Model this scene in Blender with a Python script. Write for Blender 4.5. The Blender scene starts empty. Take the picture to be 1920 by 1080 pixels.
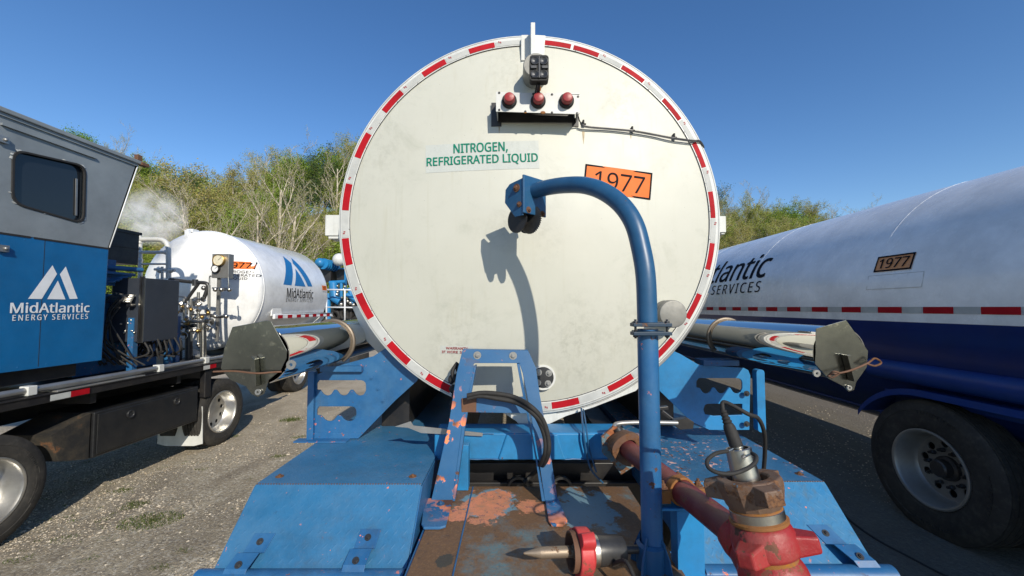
import bpy, bmesh, math, random
from math import sin, cos, tan, atan, atan2, pi, radians, sqrt, floor
from mathutils import Vector, Matrix
from mathutils.geometry import tessellate_polygon

# ------------------------------------------------------------------ camera, sky, sun, exposure
S = bpy.context.scene
C = S.collection
H = 1.9
PITCH = radians(2.7)
cam = bpy.data.cameras.new('camera')
cam.sensor_width = 36.0
cam.lens = 36.0*760/1920
cam.clip_start = 0.02
cam.clip_end = 3000
co = bpy.data.objects.new('camera', cam)
C.objects.link(co)
co.location = (0, 0, H)
co.rotation_euler = (pi/2 + PITCH, 0, 0)
S.camera = co

SUN = Vector((0.45, -1.0, 0.62)).normalized()          # towards the sun
el = math.asin(SUN.z)
az = atan2(SUN.x, SUN.y)
w = bpy.data.worlds.new('World'); S.world = w
w.use_nodes = True
wn = w.node_tree
sky = wn.nodes.new('ShaderNodeTexSky')
sky.sky_type = 'NISHITA'; sky.sun_disc = False
sky.sun_elevation = el; sky.sun_rotation = az
sky.altitude = 300; sky.air_density = 1.0; sky.dust_density = 0.25; sky.ozone_density = 2.2
bg = wn.nodes['Background']
bg.inputs['Strength'].default_value = 0.125
hs = wn.nodes.new('ShaderNodeHueSaturation')          # the deep, saturated blue of a clear spring sky
hs.inputs['Saturation'].default_value = 1.24; hs.inputs['Hue'].default_value = .506; hs.inputs['Value'].default_value = 1.10
wn.links.new(sky.outputs[0], hs.inputs['Color']); wn.links.new(hs.outputs[0], bg.inputs[0])
sl = bpy.data.lights.new('sun', 'SUN')
sl.energy = 4.3; sl.angle = radians(0.53); sl.color = (1.0, 0.92, 0.78)
so = bpy.data.objects.new('sun', sl); C.objects.link(so)
so.rotation_euler = (-SUN).to_track_quat('-Z', 'Y').to_euler()
S.view_settings.view_transform = 'Standard'
S.view_settings.look = 'None'
S.view_settings.exposure = 0.16
S.cycles.volume_bounces = 4
S.view_settings.gamma = 1.0

# ------------------------------------------------------------------ picture pixel -> point at a real distance
def ray(px, py):
    dx = (px-960)/760; dz = (540-py)/760
    return Vector((dx, cos(PITCH)-sin(PITCH)*dz, sin(PITCH)+cos(PITCH)*dz))
def P(px, py, Y):
    r = ray(px, py); r = r*(Y/r.y); r.z += H; return r
def PX(px, py, X):
    r = ray(px, py); r = r*(X/r.x); r.z += H; return r
def PZ(px, py, z):
    r = ray(px, py); r = r*((z-H)/r.z); r.z += H; return r

def lin(c):
    return tuple((x/12.92 if x <= 0.04045 else ((x+0.055)/1.055)**2.4) for x in c)
def rgb(r, g, b): return lin((r/255, g/255, b/255))

# ------------------------------------------------------------------ node helper
class NT:
    def __init__(s, name):
        s.m = bpy.data.materials.new(name); s.m.use_nodes = True
        s.t = s.m.node_tree; s.b = s.t.nodes['Principled BSDF']
        s.tc = None
    def n(s, typ, **kw):
        o = s.t.nodes.new(typ)
        for k, v in kw.items(): setattr(o, k, v)
        return o
    def set(s, sock, v):
        if v is None: return
        if hasattr(v, 'is_output') or isinstance(v, bpy.types.NodeSocket): s.t.links.new(v, sock)
        elif isinstance(v, (tuple, list)) and len(v) == 3 and sock.type == 'RGBA': sock.default_value = (*v, 1)
        else: sock.default_value = v
    def co(s):
        if s.tc is None: s.tc = s.n('ShaderNodeTexCoord').outputs['Object']
        return s.tc
    def map(s, scale=(1, 1, 1), rot=(0, 0, 0), loc=(0, 0, 0), vec=None):
        o = s.n('ShaderNodeMapping')
        s.set(o.inputs[0], vec or s.co()); o.inputs['Scale'].default_value = scale
        o.inputs['Rotation'].default_value = rot; o.inputs['Location'].default_value = loc
        return o.outputs[0]
    def noise(s, sc, det=6, rough=.6, vec=None, out=0, dist=0):
        o = s.n('ShaderNodeTexNoise'); s.set(o.inputs['Vector'], vec or s.co())
        o.inputs['Scale'].default_value = sc; o.inputs['Detail'].default_value = det
        o.inputs['Roughness'].default_value = rough; o.inputs['Distortion'].default_value = dist
        return o.outputs[out]
    def vor(s, sc, feat='F1', vec=None, out='Distance', rnd=1):
        o = s.n('ShaderNodeTexVoronoi', feature=feat); s.set(o.inputs['Vector'], vec or s.co())
        o.inputs['Scale'].default_value = sc; o.inputs['Randomness'].default_value = rnd
        return o.outputs[out]
    def ramp(s, f, a, b, inv=False):
        o = s.n('ShaderNodeMapRange'); s.set(o.inputs[0], f)
        o.inputs[1].default_value = a; o.inputs[2].default_value = b
        o.inputs[3].default_value = 1 if inv else 0; o.inputs[4].default_value = 0 if inv else 1
        return o.outputs[0]
    def math(s, op, a, b=None, c=None, clamp=False):
        o = s.n('ShaderNodeMath', operation=op); o.use_clamp = clamp
        s.set(o.inputs[0], a)
        if b is not None: s.set(o.inputs[1], b)
        if c is not None: s.set(o.inputs[2], c)
        return o.outputs[0]
    def mix(s, f, a, b, mode='MIX'):
        o = s.n('ShaderNodeMix', data_type='RGBA', blend_type=mode)
        s.set(o.inputs[0], f); s.set(o.inputs[6], a); s.set(o.inputs[7], b)
        return o.outputs[2]
    def bump(s, h, strength=.3, dist=.01, prev=None):
        o = s.n('ShaderNodeBump'); s.set(o.inputs['Height'], h)
        o.inputs['Strength'].default_value = strength; o.inputs['Distance'].default_value = dist
        if prev is not None: s.set(o.inputs['Normal'], prev)
        return o.outputs[0]
    def out(s, color=None, rough=None, metal=None, normal=None, **kw):
        b = s.b
        s.set(b.inputs['Base Color'], color); s.set(b.inputs['Roughness'], rough)
        s.set(b.inputs['Metallic'], metal); s.set(b.inputs['Normal'], normal)
        for k, v in kw.items(): s.set(b.inputs[k.replace('_', ' ')], v)
        return s.m
    def sep(s, vec=None):
        o = s.n('ShaderNodeSeparateXYZ'); s.set(o.inputs[0], vec or s.co()); return o.outputs

def plain(name, col, rough=.5, metal=0.0, var=.25, sc=8, bump=.0, spec=None):
    t = NT(name)
    n = t.noise(sc, 8, .65)
    dark = tuple(c*(1-var) for c in col)
    c = t.mix(t.ramp(n, .35, .65), dark, col)
    r = t.math('ADD', t.math('MULTIPLY', t.noise(sc*3, 4), .25), rough-.12)
    nm = t.bump(t.noise(sc*6, 6), bump, .004) if bump else None
    m = t.out(c, r, metal, nm)
    if spec is not None: t.b.inputs['Specular IOR Level'].default_value = spec
    return m

def worn(name, col, rough=.4, chip=None, chip_amt=0.0, chip_sc=30, rust=None, rust_amt=0.0, rust_sc=4, dust=None, dust_amt=.3,
         tread=False, streak=0.0, metal=0.0, center=None, patches=(), vary=.18, edge=None, coat=0.0, bump=.1, streak_col=None, grime=0.0):
    """painted metal: tone variation, dust, primer chips, rust, raised tread, run-down streaks"""
    t = NT(name)
    base = t.mix(t.ramp(t.noise(2.3, 8, .7), .3, .7), tuple(c*(1-vary) for c in col), tuple(min(1, c*(1+vary)) for c in col))
    r = rough
    if dust:
        d = t.math('MULTIPLY', t.ramp(t.noise(5, 10, .75), .42, .8), dust_amt)
        base = t.mix(d, base, dust)
    if streak:
        sv = t.map(scale=(22, 22, .9))
        sk = t.math('MULTIPLY', t.math('MULTIPLY', t.ramp(t.noise(1.4, 6, .6, vec=sv), .52, .75), t.ramp(t.noise(2.1, 3), .4, .65)), streak)
        base = t.mix(sk, base, streak_col or (.09, .085, .07))
    h = t.noise(60, 4)
    if grime:
        g1 = t.math('MULTIPLY', t.ramp(t.noise(1.9, 13, .74), .5, .74), grime)
        base = t.mix(g1, base, (.022, .03, .036))
        g2 = t.math('MULTIPLY', t.ramp(t.noise(13, 12, .8), .60, .68), grime*.8)
        base = t.mix(g2, base, (.03, .028, .024))
        r = t.math('ADD', t.math('MULTIPLY', t.noise(3.3, 9, .7), .35), rough-.16)
    mask = None
    for (cx, cy, cz, rad, pc, dens) in patches:
        o = t.n('ShaderNodeVectorMath', operation='DISTANCE'); t.set(o.inputs[0], t.co()); o.inputs[1].default_value = (cx, cy, cz)
        f = t.math('ADD', t.math('MULTIPLY', o.outputs['Value'], 1/rad), t.math('MULTIPLY', t.math('SUBTRACT', t.noise(9, 10, .7), .5), 4.2/dens))
        pm = t.ramp(f, .92, .98, True)
        grain = t.ramp(t.noise(70, 6, .8), .35, .42)
        pm = t.math('MULTIPLY', pm, grain)
        base = t.mix(pm, base, t.mix(t.ramp(t.noise(14, 8, .7), .45, .62), pc, tuple(min(1, q*1.25) for q in pc)))
        mask = pm if mask is None else t.math('MAXIMUM', mask, pm)
    if rust_amt > 0:
        rm = t.ramp(t.noise(rust_sc, 14, .72), 1-rust_amt, 1.04-rust_amt)
        rc = t.mix(t.ramp(t.noise(rust_sc*9, 8, .7), .35, .65), rust or (.10, .035, .012), (.20, .095, .04))
        base = t.mix(rm, base, rc)
        mask = rm if mask is None else t.math('MAXIMUM', mask, rm)
    if chip_amt > 0:
        cm = t.math('MULTIPLY', t.ramp(t.noise(chip_sc, 5, .6), 1-chip_amt, 1.02-chip_amt), t.ramp(t.noise(chip_sc*.13, 3), .45, .55))
        base = t.mix(cm, base, t.mix(t.ramp(t.noise(chip_sc*.4, 2), .45, .55), chip or (.75, .25, .12), (.09, .04, .025)))
        mask = cm if mask is None else t.math('MAXIMUM', mask, cm)
    if mask is not None:
        r = t.math('ADD', t.math('MULTIPLY', mask, .35), r, clamp=True)
        nm = t.bump(mask, .35, -.0015)
        nm = t.bump(h, bump, .002, nm)
        if grime: nm = t.bump(t.noise(4.5, 3), .25, .006, nm)
    else:
        r = t.math('ADD', t.math('MULTIPLY', t.noise(9, 6), .2), rough-.08)
        nm = t.bump(h, bump, .002)
    if tread:
        o = t.sep()
        k = 1/.030
        u = t.math('MULTIPLY', t.math('ADD', o[0], o[1]), k*.7071); v = t.math('MULTIPLY', t.math('SUBTRACT', o[1], o[0]), k*.7071)
        if tread == 'xz': pass
        fu = t.math('FRACT', u); fv = t.math('FRACT', v)
        par = t.math('FRACT', t.math('MULTIPLY', t.math('ADD', t.math('FLOOR', u), t.math('FLOOR', v)), .5))
        par = t.math('GREATER_THAN', par, .25)
        a = t.math('SUBTRACT', fu, .5); b = t.math('SUBTRACT', fv, .5)
        def ell(x, y):
            return t.math('ADD', t.math('POWER', t.math('ABSOLUTE', t.math('MULTIPLY', x, 1/.46)), 2), t.math('POWER', t.math('ABSOLUTE', t.math('MULTIPLY', y, 1/.13)), 2))
        e1 = t.ramp(ell(a, b), .3, 1, True); e2 = t.ramp(ell(b, a), .3, 1, True)
        o2 = t.n('ShaderNodeMix', data_type='FLOAT'); t.set(o2.inputs[0], par); t.set(o2.inputs[2], e1); t.set(o2.inputs[3], e2)
        nm = t.bump(o2.outputs[0], .38, .0014, nm)
    m = t.out(base, r, metal, nm)
    if coat: t.b.inputs['Coat Weight'].default_value = coat; t.b.inputs['Coat Roughness'].default_value = .12
    return m

# ------------------------------------------------------------------ mesh helper
def frame_from(dirv, up=(0, 0, 1)):
    d = Vector(dirv).normalized(); u = Vector(up)
    if abs(d.dot(u)) > .98: u = Vector((1, 0, 0))
    x = d.cross(u).normalized(); y = x.cross(d).normalized()
    return x, y, d

class MB:
    def __init__(s): s.v = []; s.f = []; s.sm = []; s.mi = []; s.cm = 0; s.cuts = []
    def cut(s): s.cuts.append((len(s.v), len(s.f))); return s
    def add(s, vs, fs, smooth=False):
        o = len(s.v); s.v += [Vector(v) for v in vs]
        for f in fs: s.f.append([i+o for i in f]); s.sm.append(smooth); s.mi.append(s.cm)
        return s
    def box(s, a, b):
        x0, y0, z0 = [min(a[i], b[i]) for i in range(3)]; x1, y1, z1 = [max(a[i], b[i]) for i in range(3)]
        return s.add([(x0,y0,z0),(x1,y0,z0),(x1,y1,z0),(x0,y1,z0),(x0,y0,z1),(x1,y0,z1),(x1,y1,z1),(x0,y1,z1)],
                     [(0,3,2,1),(4,5,6,7),(0,1,5,4),(1,2,6,5),(2,3,7,6),(3,0,4,7)])
    def cbox(s, c, size, M=None):
        c = Vector(c); h = [q/2 for q in size]
        vs = [Vector((x*h[0], y*h[1], z*h[2])) for x, y, z in ((-1,-1,-1),(1,-1,-1),(1,1,-1),(-1,1,-1),(-1,-1,1),(1,-1,1),(1,1,1),(-1,1,1))]
        if M is not None: vs = [M @ v for v in vs]
        return s.add([v+c for v in vs], [(0,3,2,1),(4,5,6,7),(0,1,5,4),(1,2,6,5),(2,3,7,6),(3,0,4,7)])
    def bar(s, p, q, wd, dp, up=(0, 0, 1)):
        p = Vector(p); q = Vector(q); x, y, d = frame_from(q-p, up)
        vs = [p+x*a*wd/2+y*b*dp/2 for a, b in ((-1,-1),(1,-1),(1,1),(-1,1))] + [q+x*a*wd/2+y*b*dp/2 for a, b in ((-1,-1),(1,-1),(1,1),(-1,1))]
        return s.add(vs, [(0,1,2,3),(7,6,5,4),(0,4,5,1),(1,5,6,2),(2,6,7,3),(3,7,4,0)])
    def tube(s, pts, r, seg=14, cap=True, closed=False):
        pts = [Vector(p) for p in pts]; n = len(pts)
        rr = r if isinstance(r, (list, tuple)) else [r]*n
        vs = []; prev = None
        for i, p in enumerate(pts):
            if closed: d = pts[(i+1) % n]-pts[i-1]
            else: d = pts[min(i+1, n-1)]-pts[max(i-1, 0)]
            d.normalize()
            if prev is None: x, y, _ = frame_from(d)
            else:
                x = (prev-d*prev.dot(d))
                if x.length < 1e-6: x, y, _ = frame_from(d)
                x.normalize(); y = x.cross(d)
            prev = x.copy()
            for k in range(seg):
                a = 2*pi*k/seg; vs.append(p+(x*cos(a)+y*sin(a))*rr[i])
        fs = []
        m = n if closed else n-1
        for i in range(m):
            for k in range(seg):
                a = i*seg+k; b = i*seg+(k+1) % seg; j = (i+1) % n
                fs.append((a, b, j*seg+(k+1) % seg, j*seg+k))
        s.add(vs, fs, True)
        if cap and not closed:
            s.add(vs[:seg], [tuple(range(seg))[::-1]]); s.add(vs[-seg:], [tuple(range(seg))])
        return s
    def lathe(s, prof, org, axis, seg=32, up=(0, 0, 1), smooth=True, rf=None, cap=False, ph=0):
        """prof: list of (distance along axis, radius); rf(theta, i) scales the radius"""
        org = Vector(org); x, y, d = frame_from(axis, up); vs = []
        for i, (a, r) in enumerate(prof):
            for k in range(seg):
                th = 2*pi*k/seg+ph; q = r*(rf(th, i) if rf else 1)
                vs.append(org+d*a+(x*cos(th)+y*sin(th))*q)
        fs = []
        for i in range(len(prof)-1):
            for k in range(seg):
                fs.append((i*seg+k, i*seg+(k+1) % seg, (i+1)*seg+(k+1) % seg, (i+1)*seg+k))
        s.add(vs, fs, smooth)
        if cap:
            s.add(vs[:seg], [tuple(range(seg))[::-1]]); s.add(vs[-seg:], [tuple(range(seg))])
        return s
    def plate(s, outline, thick, holes=()):
        """outline: 3D points; extruded by the vector thick; holes: lists of 3D points in the plane"""
        loops = [[Vector(p) for p in outline]]+[[Vector(p) for p in h] for h in holes]
        t = Vector(thick); flat = [p for l in loops for p in l]
        tris = tessellate_polygon(loops); n = len(flat)
        s.add(flat+[p+t for p in flat], [tuple(a) for a in tris]+[tuple(i+n for i in a[::-1]) for a in tris])
        o = 0
        for l in loops:
            k = len(l); vs = l+[p+t for p in l]
            s.add(vs, [(i, (i+1) % k, k+(i+1) % k, k+i) for i in range(k)])
        return s
    def grid(s, fn, nu, nv, smooth=True):
        vs = [fn(i/nu, j/nv) for j in range(nv+1) for i in range(nu+1)]
        fs = [(j*(nu+1)+i, j*(nu+1)+i+1, (j+1)*(nu+1)+i+1, (j+1)*(nu+1)+i) for j in range(nv) for i in range(nu)]
        return s.add(vs, fs, smooth)
    def sphere(s, c, r, seg=20, rings=12, sc=(1, 1, 1)):
        c = Vector(c)
        return s.grid(lambda u, v: c+Vector((cos(2*pi*u)*sin(pi*v)*sc[0], sin(2*pi*u)*sin(pi*v)*sc[1], -cos(pi*v)*sc[2]))*r, seg, rings)
    def bolt(s, c, axis, r=.012, h=.008):
        s.cut()
        s.lathe([(-.002, r*1.7), (h*.25, r*1.7), (h*.25, r*1.7)], c, axis, 16, cap=True)
        s.lathe([(0, r), (h*.85, r), (h, r*.85)], c, axis, 6, smooth=False, cap=True)
        s.lathe([(h, r*.5), (h*1.5, r*.48)], c, axis, 10, cap=True)
        return s
    def build(s, name, mat, parent=None, bev=0, fix=True, seg=2, autosmooth=True):
        if len(s.cuts) > 1 or (s.cuts and s.cuts[0][0] > 0):          # several pieces: one object each
            cs = ([(0, 0)] if s.cuts[0][0] > 0 else [])+s.cuts+[(len(s.v), len(s.f))]; first = None
            for (v0, f0), (v1, f1) in zip(cs, cs[1:]):
                if f1 == f0: continue
                q = MB(); q.v = s.v[v0:v1]; q.f = [[i-v0 for i in f] for f in s.f[f0:f1]]; q.sm = s.sm[f0:f1]; q.mi = s.mi[f0:f1]
                o = q.build(name, mat, parent, bev, fix, seg); first = first or o
            return first
        off = Vector((0, 0, 0)); q = parent
        while q is not None: off += q.location; q = q.parent
        me = bpy.data.meshes.new(name)
        me.from_pydata([tuple(v-off) for v in s.v], [], s.f)
        for p, sm, mi in zip(me.polygons, s.sm, s.mi): p.use_smooth = sm; p.material_index = mi
        for m in (mat if isinstance(mat, (list, tuple)) else [mat]): me.materials.append(m)
        bm = bmesh.new(); bm.from_mesh(me)
        if fix:
            bmesh.ops.remove_doubles(bm, verts=bm.verts, dist=2e-5)
            bmesh.ops.recalc_face_normals(bm, faces=bm.faces)
            for e in bm.edges:
                if len(e.link_faces) == 2 and e.calc_face_angle(0) > radians(38): e.smooth = False
        bm.to_mesh(me); bm.free(); me.update()
        o = bpy.data.objects.new(name, me); C.objects.link(o)
        if parent: o.parent = parent
        if bev:
            md = o.modifiers.new('bevel', 'BEVEL'); md.width = bev; md.segments = seg; md.limit_method = 'ANGLE'; md.angle_limit = radians(35)
            md.harden_normals = False
        return o

def thing(name, label, cat, loc=(0, 0, 0), group=None):
    o = bpy.data.objects.new(name, None); C.objects.link(o); o.location = loc
    o.empty_display_size = .1
    return tag(o, label, cat, group)
def tag(o, label=None, cat=None, group=None, kind=None):
    if label: o['label'] = label
    if cat: o['category'] = cat
    if group: o['group'] = group
    if kind: o['kind'] = kind
    return o
def spline(pts, n=8):
    pts = [Vector(p) for p in pts]; out = []
    for i in range(len(pts)-1):
        p0 = pts[max(i-1, 0)]; p1 = pts[i]; p2 = pts[i+1]; p3 = pts[min(i+2, len(pts)-1)]
        for k in range(n):
            t = k/n
            out.append(.5*((2*p1)+(p2-p0)*t+(2*p0-5*p1+4*p2-p3)*t*t+(3*p1-p0-3*p2+p3)*t**3))
    out.append(pts[-1]); return out

import os
FONT = None
try:                                                    # the sans face that ships with Blender itself
    fp = os.path.join(bpy.utils.resource_path('LOCAL'), 'datafiles', 'fonts', 'NotoSansMath-Regular.woff2')
    if os.path.exists(fp): FONT = bpy.data.fonts.load(fp)
except Exception: FONT = None
def text2d(body, width=None, height=None, bold=0.0, spacing=1.0, cut=.0, shear=0.0):
    """letters as a flat mesh: returns (verts 2D centred at 0, faces)"""
    cu = bpy.data.curves.new('letters', 'FONT'); cu.body = body; cu.space_character = spacing
    cu.shear = shear
    if FONT: cu.font = FONT
    cu.align_x = 'CENTER'; cu.fill_mode = 'FRONT'; cu.resolution_u = 5
    to = bpy.data.objects.new('letters', cu); C.objects.link(to)
    dg = bpy.context.evaluated_depsgraph_get()
    me = bpy.data.meshes.new_from_object(to.evaluated_get(dg))
    C.objects.unlink(to); bpy.data.objects.remove(to)
    bm = bmesh.new(); bm.from_mesh(me); bpy.data.meshes.remove(me)
    xs = [v.co.x for v in bm.verts]; ys = [v.co.y for v in bm.verts]
    x0, x1, y0, y1 = min(xs), max(xs), min(ys), max(ys)
    sx = (width/(x1-x0)) if width else None; sy = (height/(y1-y0)) if height else None
    if sx is None: sx = sy or 1
    if sy is None: sy = sx
    for v in bm.verts: v.co = Vector(((v.co.x-(x0+x1)/2)*sx, (v.co.y-(y0+y1)/2)*sy, 0))
    if cut:
        hh = (y1-y0)*sy/2; k = -hh+cut
        while k < hh:
            g = bm.verts[:]+bm.edges[:]+bm.faces[:]
            bmesh.ops.bisect_plane(bm, geom=g, plane_co=(0, k, 0), plane_no=(0, 1, 0)); k += cut
    bm.verts.index_update()
    vs = [(v.co.x, v.co.y) for v in bm.verts]; fs = [[v.index for v in f.verts] for f in bm.faces]
    bm.free()
    if bold:                                            # heavier strokes: shifted layers a fraction of a millimetre apart
        b = bold*(max(v[1] for v in vs)-min(v[1] for v in vs)); n0 = len(vs); base = list(vs); bf = [list(f) for f in fs]
        vs = []; fs = []
        for k, (dx, dy) in enumerate(((0, 0), (b, 0), (-b, 0), (0, b*.6), (0, -b*.6), (b*.7, b*.4), (-b*.7, -b*.4), (b*.7, -b*.4), (-b*.7, b*.4))):
            o = len(vs); vs += [(x+dx, y+dy, k) for x, y in base]; fs += [[i+o for i in f] for f in bf]
    return vs, fs
def poly2d(pts, cut=.0):
    bm = bmesh.new(); vv = [bm.verts.new((x, y, 0)) for x, y in pts]; f = bm.faces.new(vv)
    bmesh.ops.triangulate(bm, faces=[f])
    if cut:
        y0 = min(p[1] for p in pts); y1 = max(p[1] for p in pts); k = y0+cut
        while k < y1:
            g = bm.verts[:]+bm.edges[:]+bm.faces[:]
            bmesh.ops.bisect_plane(bm, geom=g, plane_co=(0, k, 0), plane_no=(0, 1, 0)); k += cut
    bm.verts.index_update()
    vs = [(v.co.x, v.co.y) for v in bm.verts]; fs = [[v.index for v in f.verts] for f in bm.faces]
    bm.free(); return vs, fs
def rect2d(w_, h_, nx=1, ny=1):
    vs = [((i/nx-.5)*w_, (j/ny-.5)*h_) for j in range(ny+1) for i in range(nx+1)]
    fs = [(j*(nx+1)+i, j*(nx+1)+i+1, (j+1)*(nx+1)+i+1, (j+1)*(nx+1)+i) for j in range(ny) for i in range(nx)]
    return vs, fs
def lay(shape, fn):
    vs, fs = shape; m = MB(); out = []
    for q in vs:
        p = fn(q[0], q[1])
        if len(q) > 2 and q[2]:
            n = (fn(q[0]+.001, q[1])-p).cross(fn(q[0], q[1]+.001)-p).normalized(); p = p+n*(q[2]*.00025)
        out.append(p)
    m.add(out, fs); return m
def frect(w_, h_, b, ny=1):
    """rectangular border of width b as flat shape"""
    a = [(-w_/2, -h_/2), (w_/2, -h_/2), (w_/2, h_/2), (-w_/2, h_/2)]
    i = [(-w_/2+b, -h_/2+b), (w_/2-b, -h_/2+b), (w_/2-b, h_/2-b), (-w_/2+b, h_/2-b)]
    return a+i, [(0, 1, 5, 4), (1, 2, 6, 5), (2, 3, 7, 6), (3, 0, 4, 7)]

# ------------------------------------------------------------------ materials
ORANGE = (.78, .20, .07); RUST = (.13, .05, .02)
M = {}
t = NT('tank_white')                           # cream painted shell with grime
c0 = t.mix(t.ramp(t.noise(1.3, 8, .7), .3, .75), (.455, .455, .385), (.515, .512, .44))
c0 = t.mix(t.math('MULTIPLY', t.ramp(t.noise(3.2, 10, .75, dist=.6),   .54, .75), .5), c0, (.30, .31, .24))
sv = t.map(scale=(30, 30, 1.1))
c0 = t.mix(t.math('MULTIPLY', t.math('MULTIPLY', t.ramp(t.noise(1.2, 7, .6, vec=sv), .55, .8), t.ramp(t.noise(1.7, 3), .42, .6)), .5), c0, (.38, .36, .25))
c0 = t.mix(t.ramp(t.vor(17, rnd=1), .018, .03, True), c0, (.10, .09, .07))
for (sx_, sy_, sz_, rad_, am_) in ((.58, -.1, 3.25, .20, .55), (-.17, -.1, 2.42, .10, .35), (-.95, -.1, 2.9, .25, .3), (.3, -.1, 1.62, .28, .45), (-.45, -.1, 1.6, .3, .4), (.1, -.1, 2.35, .16, .25), (.62, -.1, 1.75, .2, .35), (-.1, -.1, 3.55, .3, .3)):
    o_ = t.n('ShaderNodeVectorMath', operation='DISTANCE'); t.set(o_.inputs[0], t.map(scale=(1, 1, .62))); o_.inputs[1].default_value = (sx_, sy_, sz_*.62)
    f_ = t.math('MULTIPLY', t.ramp(o_.outputs['Value'], rad_*.15, rad_, True), t.ramp(t.noise(16, 10, .78), .47, .66))
    c0 = t.mix(t.math('MULTIPLY', f_, am_), c0, (.17, .17, .125))
M['tank'] = t.out(c0, t.math('ADD', t.math('MULTIPLY', t.noise(6, 8), .16), .47), 0, t.bump(t.noise(1.5, 3), .3, .012))
t.b.inputs['Specular IOR Level'].default_value = 1.0
M['white'] = worn('white_paint', (.60, .61, .585), .32, streak=.35, dust=(.5, .47, .4), dust_amt=.3)
M['white_clean'] = worn('glossy_white_paint', (.78, .79, .79), .2, dust=(.6, .6, .56), dust_amt=.2, streak=.15, coat=.35, bump=.03)
M['trailer_white'] = worn('tanker_white_paint', (.80, .80, .79), .24, dust=(.56, .56, .54), dust_amt=.15, coat=.4, bump=.03)
M['trailer_blue'] = worn('tanker_navy_paint', (.003, .019, .125), .3, dust=(.03, .04, .07), dust_amt=.25, coat=.2, bump=.03)
M['trailer_blue_frame'] = worn('tanker_frame_blue_paint', (.004, .033, .19), .4, dust=(.04, .06, .12), dust_amt=.3)
M['red_tape'] = plain('red_reflective_film', (.42, .006, .014), .6, var=.3, sc=5, spec=.15)
M['white_tape'] = plain('white_reflective_film', (.50, .51, .49), .55, var=.25, sc=6, spec=.25)
M['green_ink'] = plain('green_lettering', (.005, .20, .13), .6, var=.1, spec=.1)
M['red_ink'] = plain('dark_red_lettering', (.30, .015, .025), .5, var=.1)
M['black_ink'] = plain('black_lettering', (.008, .008, .012), .6, var=.1, spec=.08)
M['white_ink'] = plain('white_lettering', (.78, .80, .82), .4, var=.1)
M['sticker'] = plain('pale_sticker_film', (.50, .52, .48), .28, var=.06)
M['orange_film'] = plain('orange_placard_film', (.80, .17, .025), .55, var=.18, sc=3, spec=.2)
M['orange_faded'] = plain('faded_orange_placard_film', (.70, .30, .11), .5, var=.15, sc=3)
M['blue_ink'] = plain('blue_logo_film', (.01, .16, .42), .35, var=.1)
M['blue'] = worn('blue_paint', (.015, .10, .25), .4, chip=ORANGE, chip_amt=.36, chip_sc=34, rust_amt=.30, rust_sc=7, dust=(.09, .22, .36), dust_amt=.45, streak=.3, grime=0.55)
M['blue_clean'] = worn('davit_blue_paint', (.013, .078, .18), .4, chip=ORANGE, chip_amt=.30, chip_sc=30, dust=(.08, .16, .24), dust_amt=.3, grime=0.30)
M['blue_tread'] = worn('blue_tread_plate', (.026, .135, .275), .4, chip=ORANGE, chip_amt=.325, chip_sc=38, rust_amt=.29, rust_sc=9, dust=(.10, .20, .31), dust_amt=.5, tread=True, streak=.25, grime=0.42)
M['blue_tread_streak'] = worn('blue_tread_plate_streaked', (.022, .155, .33), .4, chip=ORANGE, chip_amt=.33, chip_sc=38, rust_amt=.31, rust_sc=9, dust=(.10, .24, .36), dust_amt=.5, tread=True, streak=1.0, streak_col=(.10, .12, .10), grime=0.60)
M['blue_tread_worn'] = worn('blue_tread_plate_worn', (.025, .125, .26), .4, chip=(.70, .42, .36), chip_amt=.425, chip_sc=42, rust_amt=.28, rust_sc=9, dust=(.10, .24, .38), dust_amt=.55, tread=True, streak=.8, grime=0.55)
M['blue_bright'] = worn('bright_blue_paint', (.015, .19, .43), .4, chip=ORANGE, chip_amt=.30, chip_sc=25, rust_amt=.29, rust_sc=8, dust=(.08, .2, .3), dust_amt=.2, grime=0.50)
M['rust'] = worn('rusty_steel', (.12, .055, .03), .75, rust=(.07, .03, .016), rust_amt=.5, rust_sc=8, dust=(.2, .12, .07), dust_amt=.5, bump=.5, grime=0.40)
M['rust_orange'] = worn('orange_rust', (.24, .09, .02), .8, rust=(.30, .12, .01), rust_amt=.5, rust_sc=12, dust=(.25, .15, .08), dust_amt=.4, bump=.6)
M['red_worn'] = worn('worn_red_paint', (.30, .012, .016), .5, rust=(.12, .045, .02), rust_amt=.43, rust_sc=9, dust=(.24, .12, .09), dust_amt=.75, bump=.9, grime=1.00, chip=(.16, .07, .04), chip_amt=.42, chip_sc=26)
M['red_bright'] = worn('bright_red_paint', (.50, .03, .035), .5, rust=(.14, .06, .04), rust_amt=.42, rust_sc=16, dust=(.3, .15, .12), dust_amt=.4, bump=.6, grime=0.50)
M['red_pipe'] = worn('dull_red_pipe_paint', (.15, .02, .022), .5, rust=(.10, .05, .04), rust_amt=.4, rust_sc=9, dust=(.24, .11, .10), dust_amt=.5, bump=.3, grime=0.60)
M['dark_steel'] = worn('dark_steel', (.045, .047, .052), .38, dust=(.15, .14, .12), dust_amt=.5, metal=.5, rust=(.1, .05, .03), rust_amt=.3, rust_sc=10)
M['black'] = worn('black_chassis_paint', (.012, .012, .014), .42, dust=(.09, .075, .055), dust_amt=.35)
M['black_box'] = worn('black_toolbox_paint', (.014, .015, .017), .34, dust=(.06, .055, .045), dust_amt=.35, rust=(.12, .06, .03), rust_amt=.27, rust_sc=3)
M['rubber'] = plain('black_rubber', (.022, .021, .02), .75, var=.35, sc=14, bump=.2)
M['tyre'] = None
t = NT('tyre_rubber')
c0 = t.mix(t.ramp(t.noise(4, 10, .75), .35, .7), (.016, .0155, .015), (.046, .042, .036))
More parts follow.
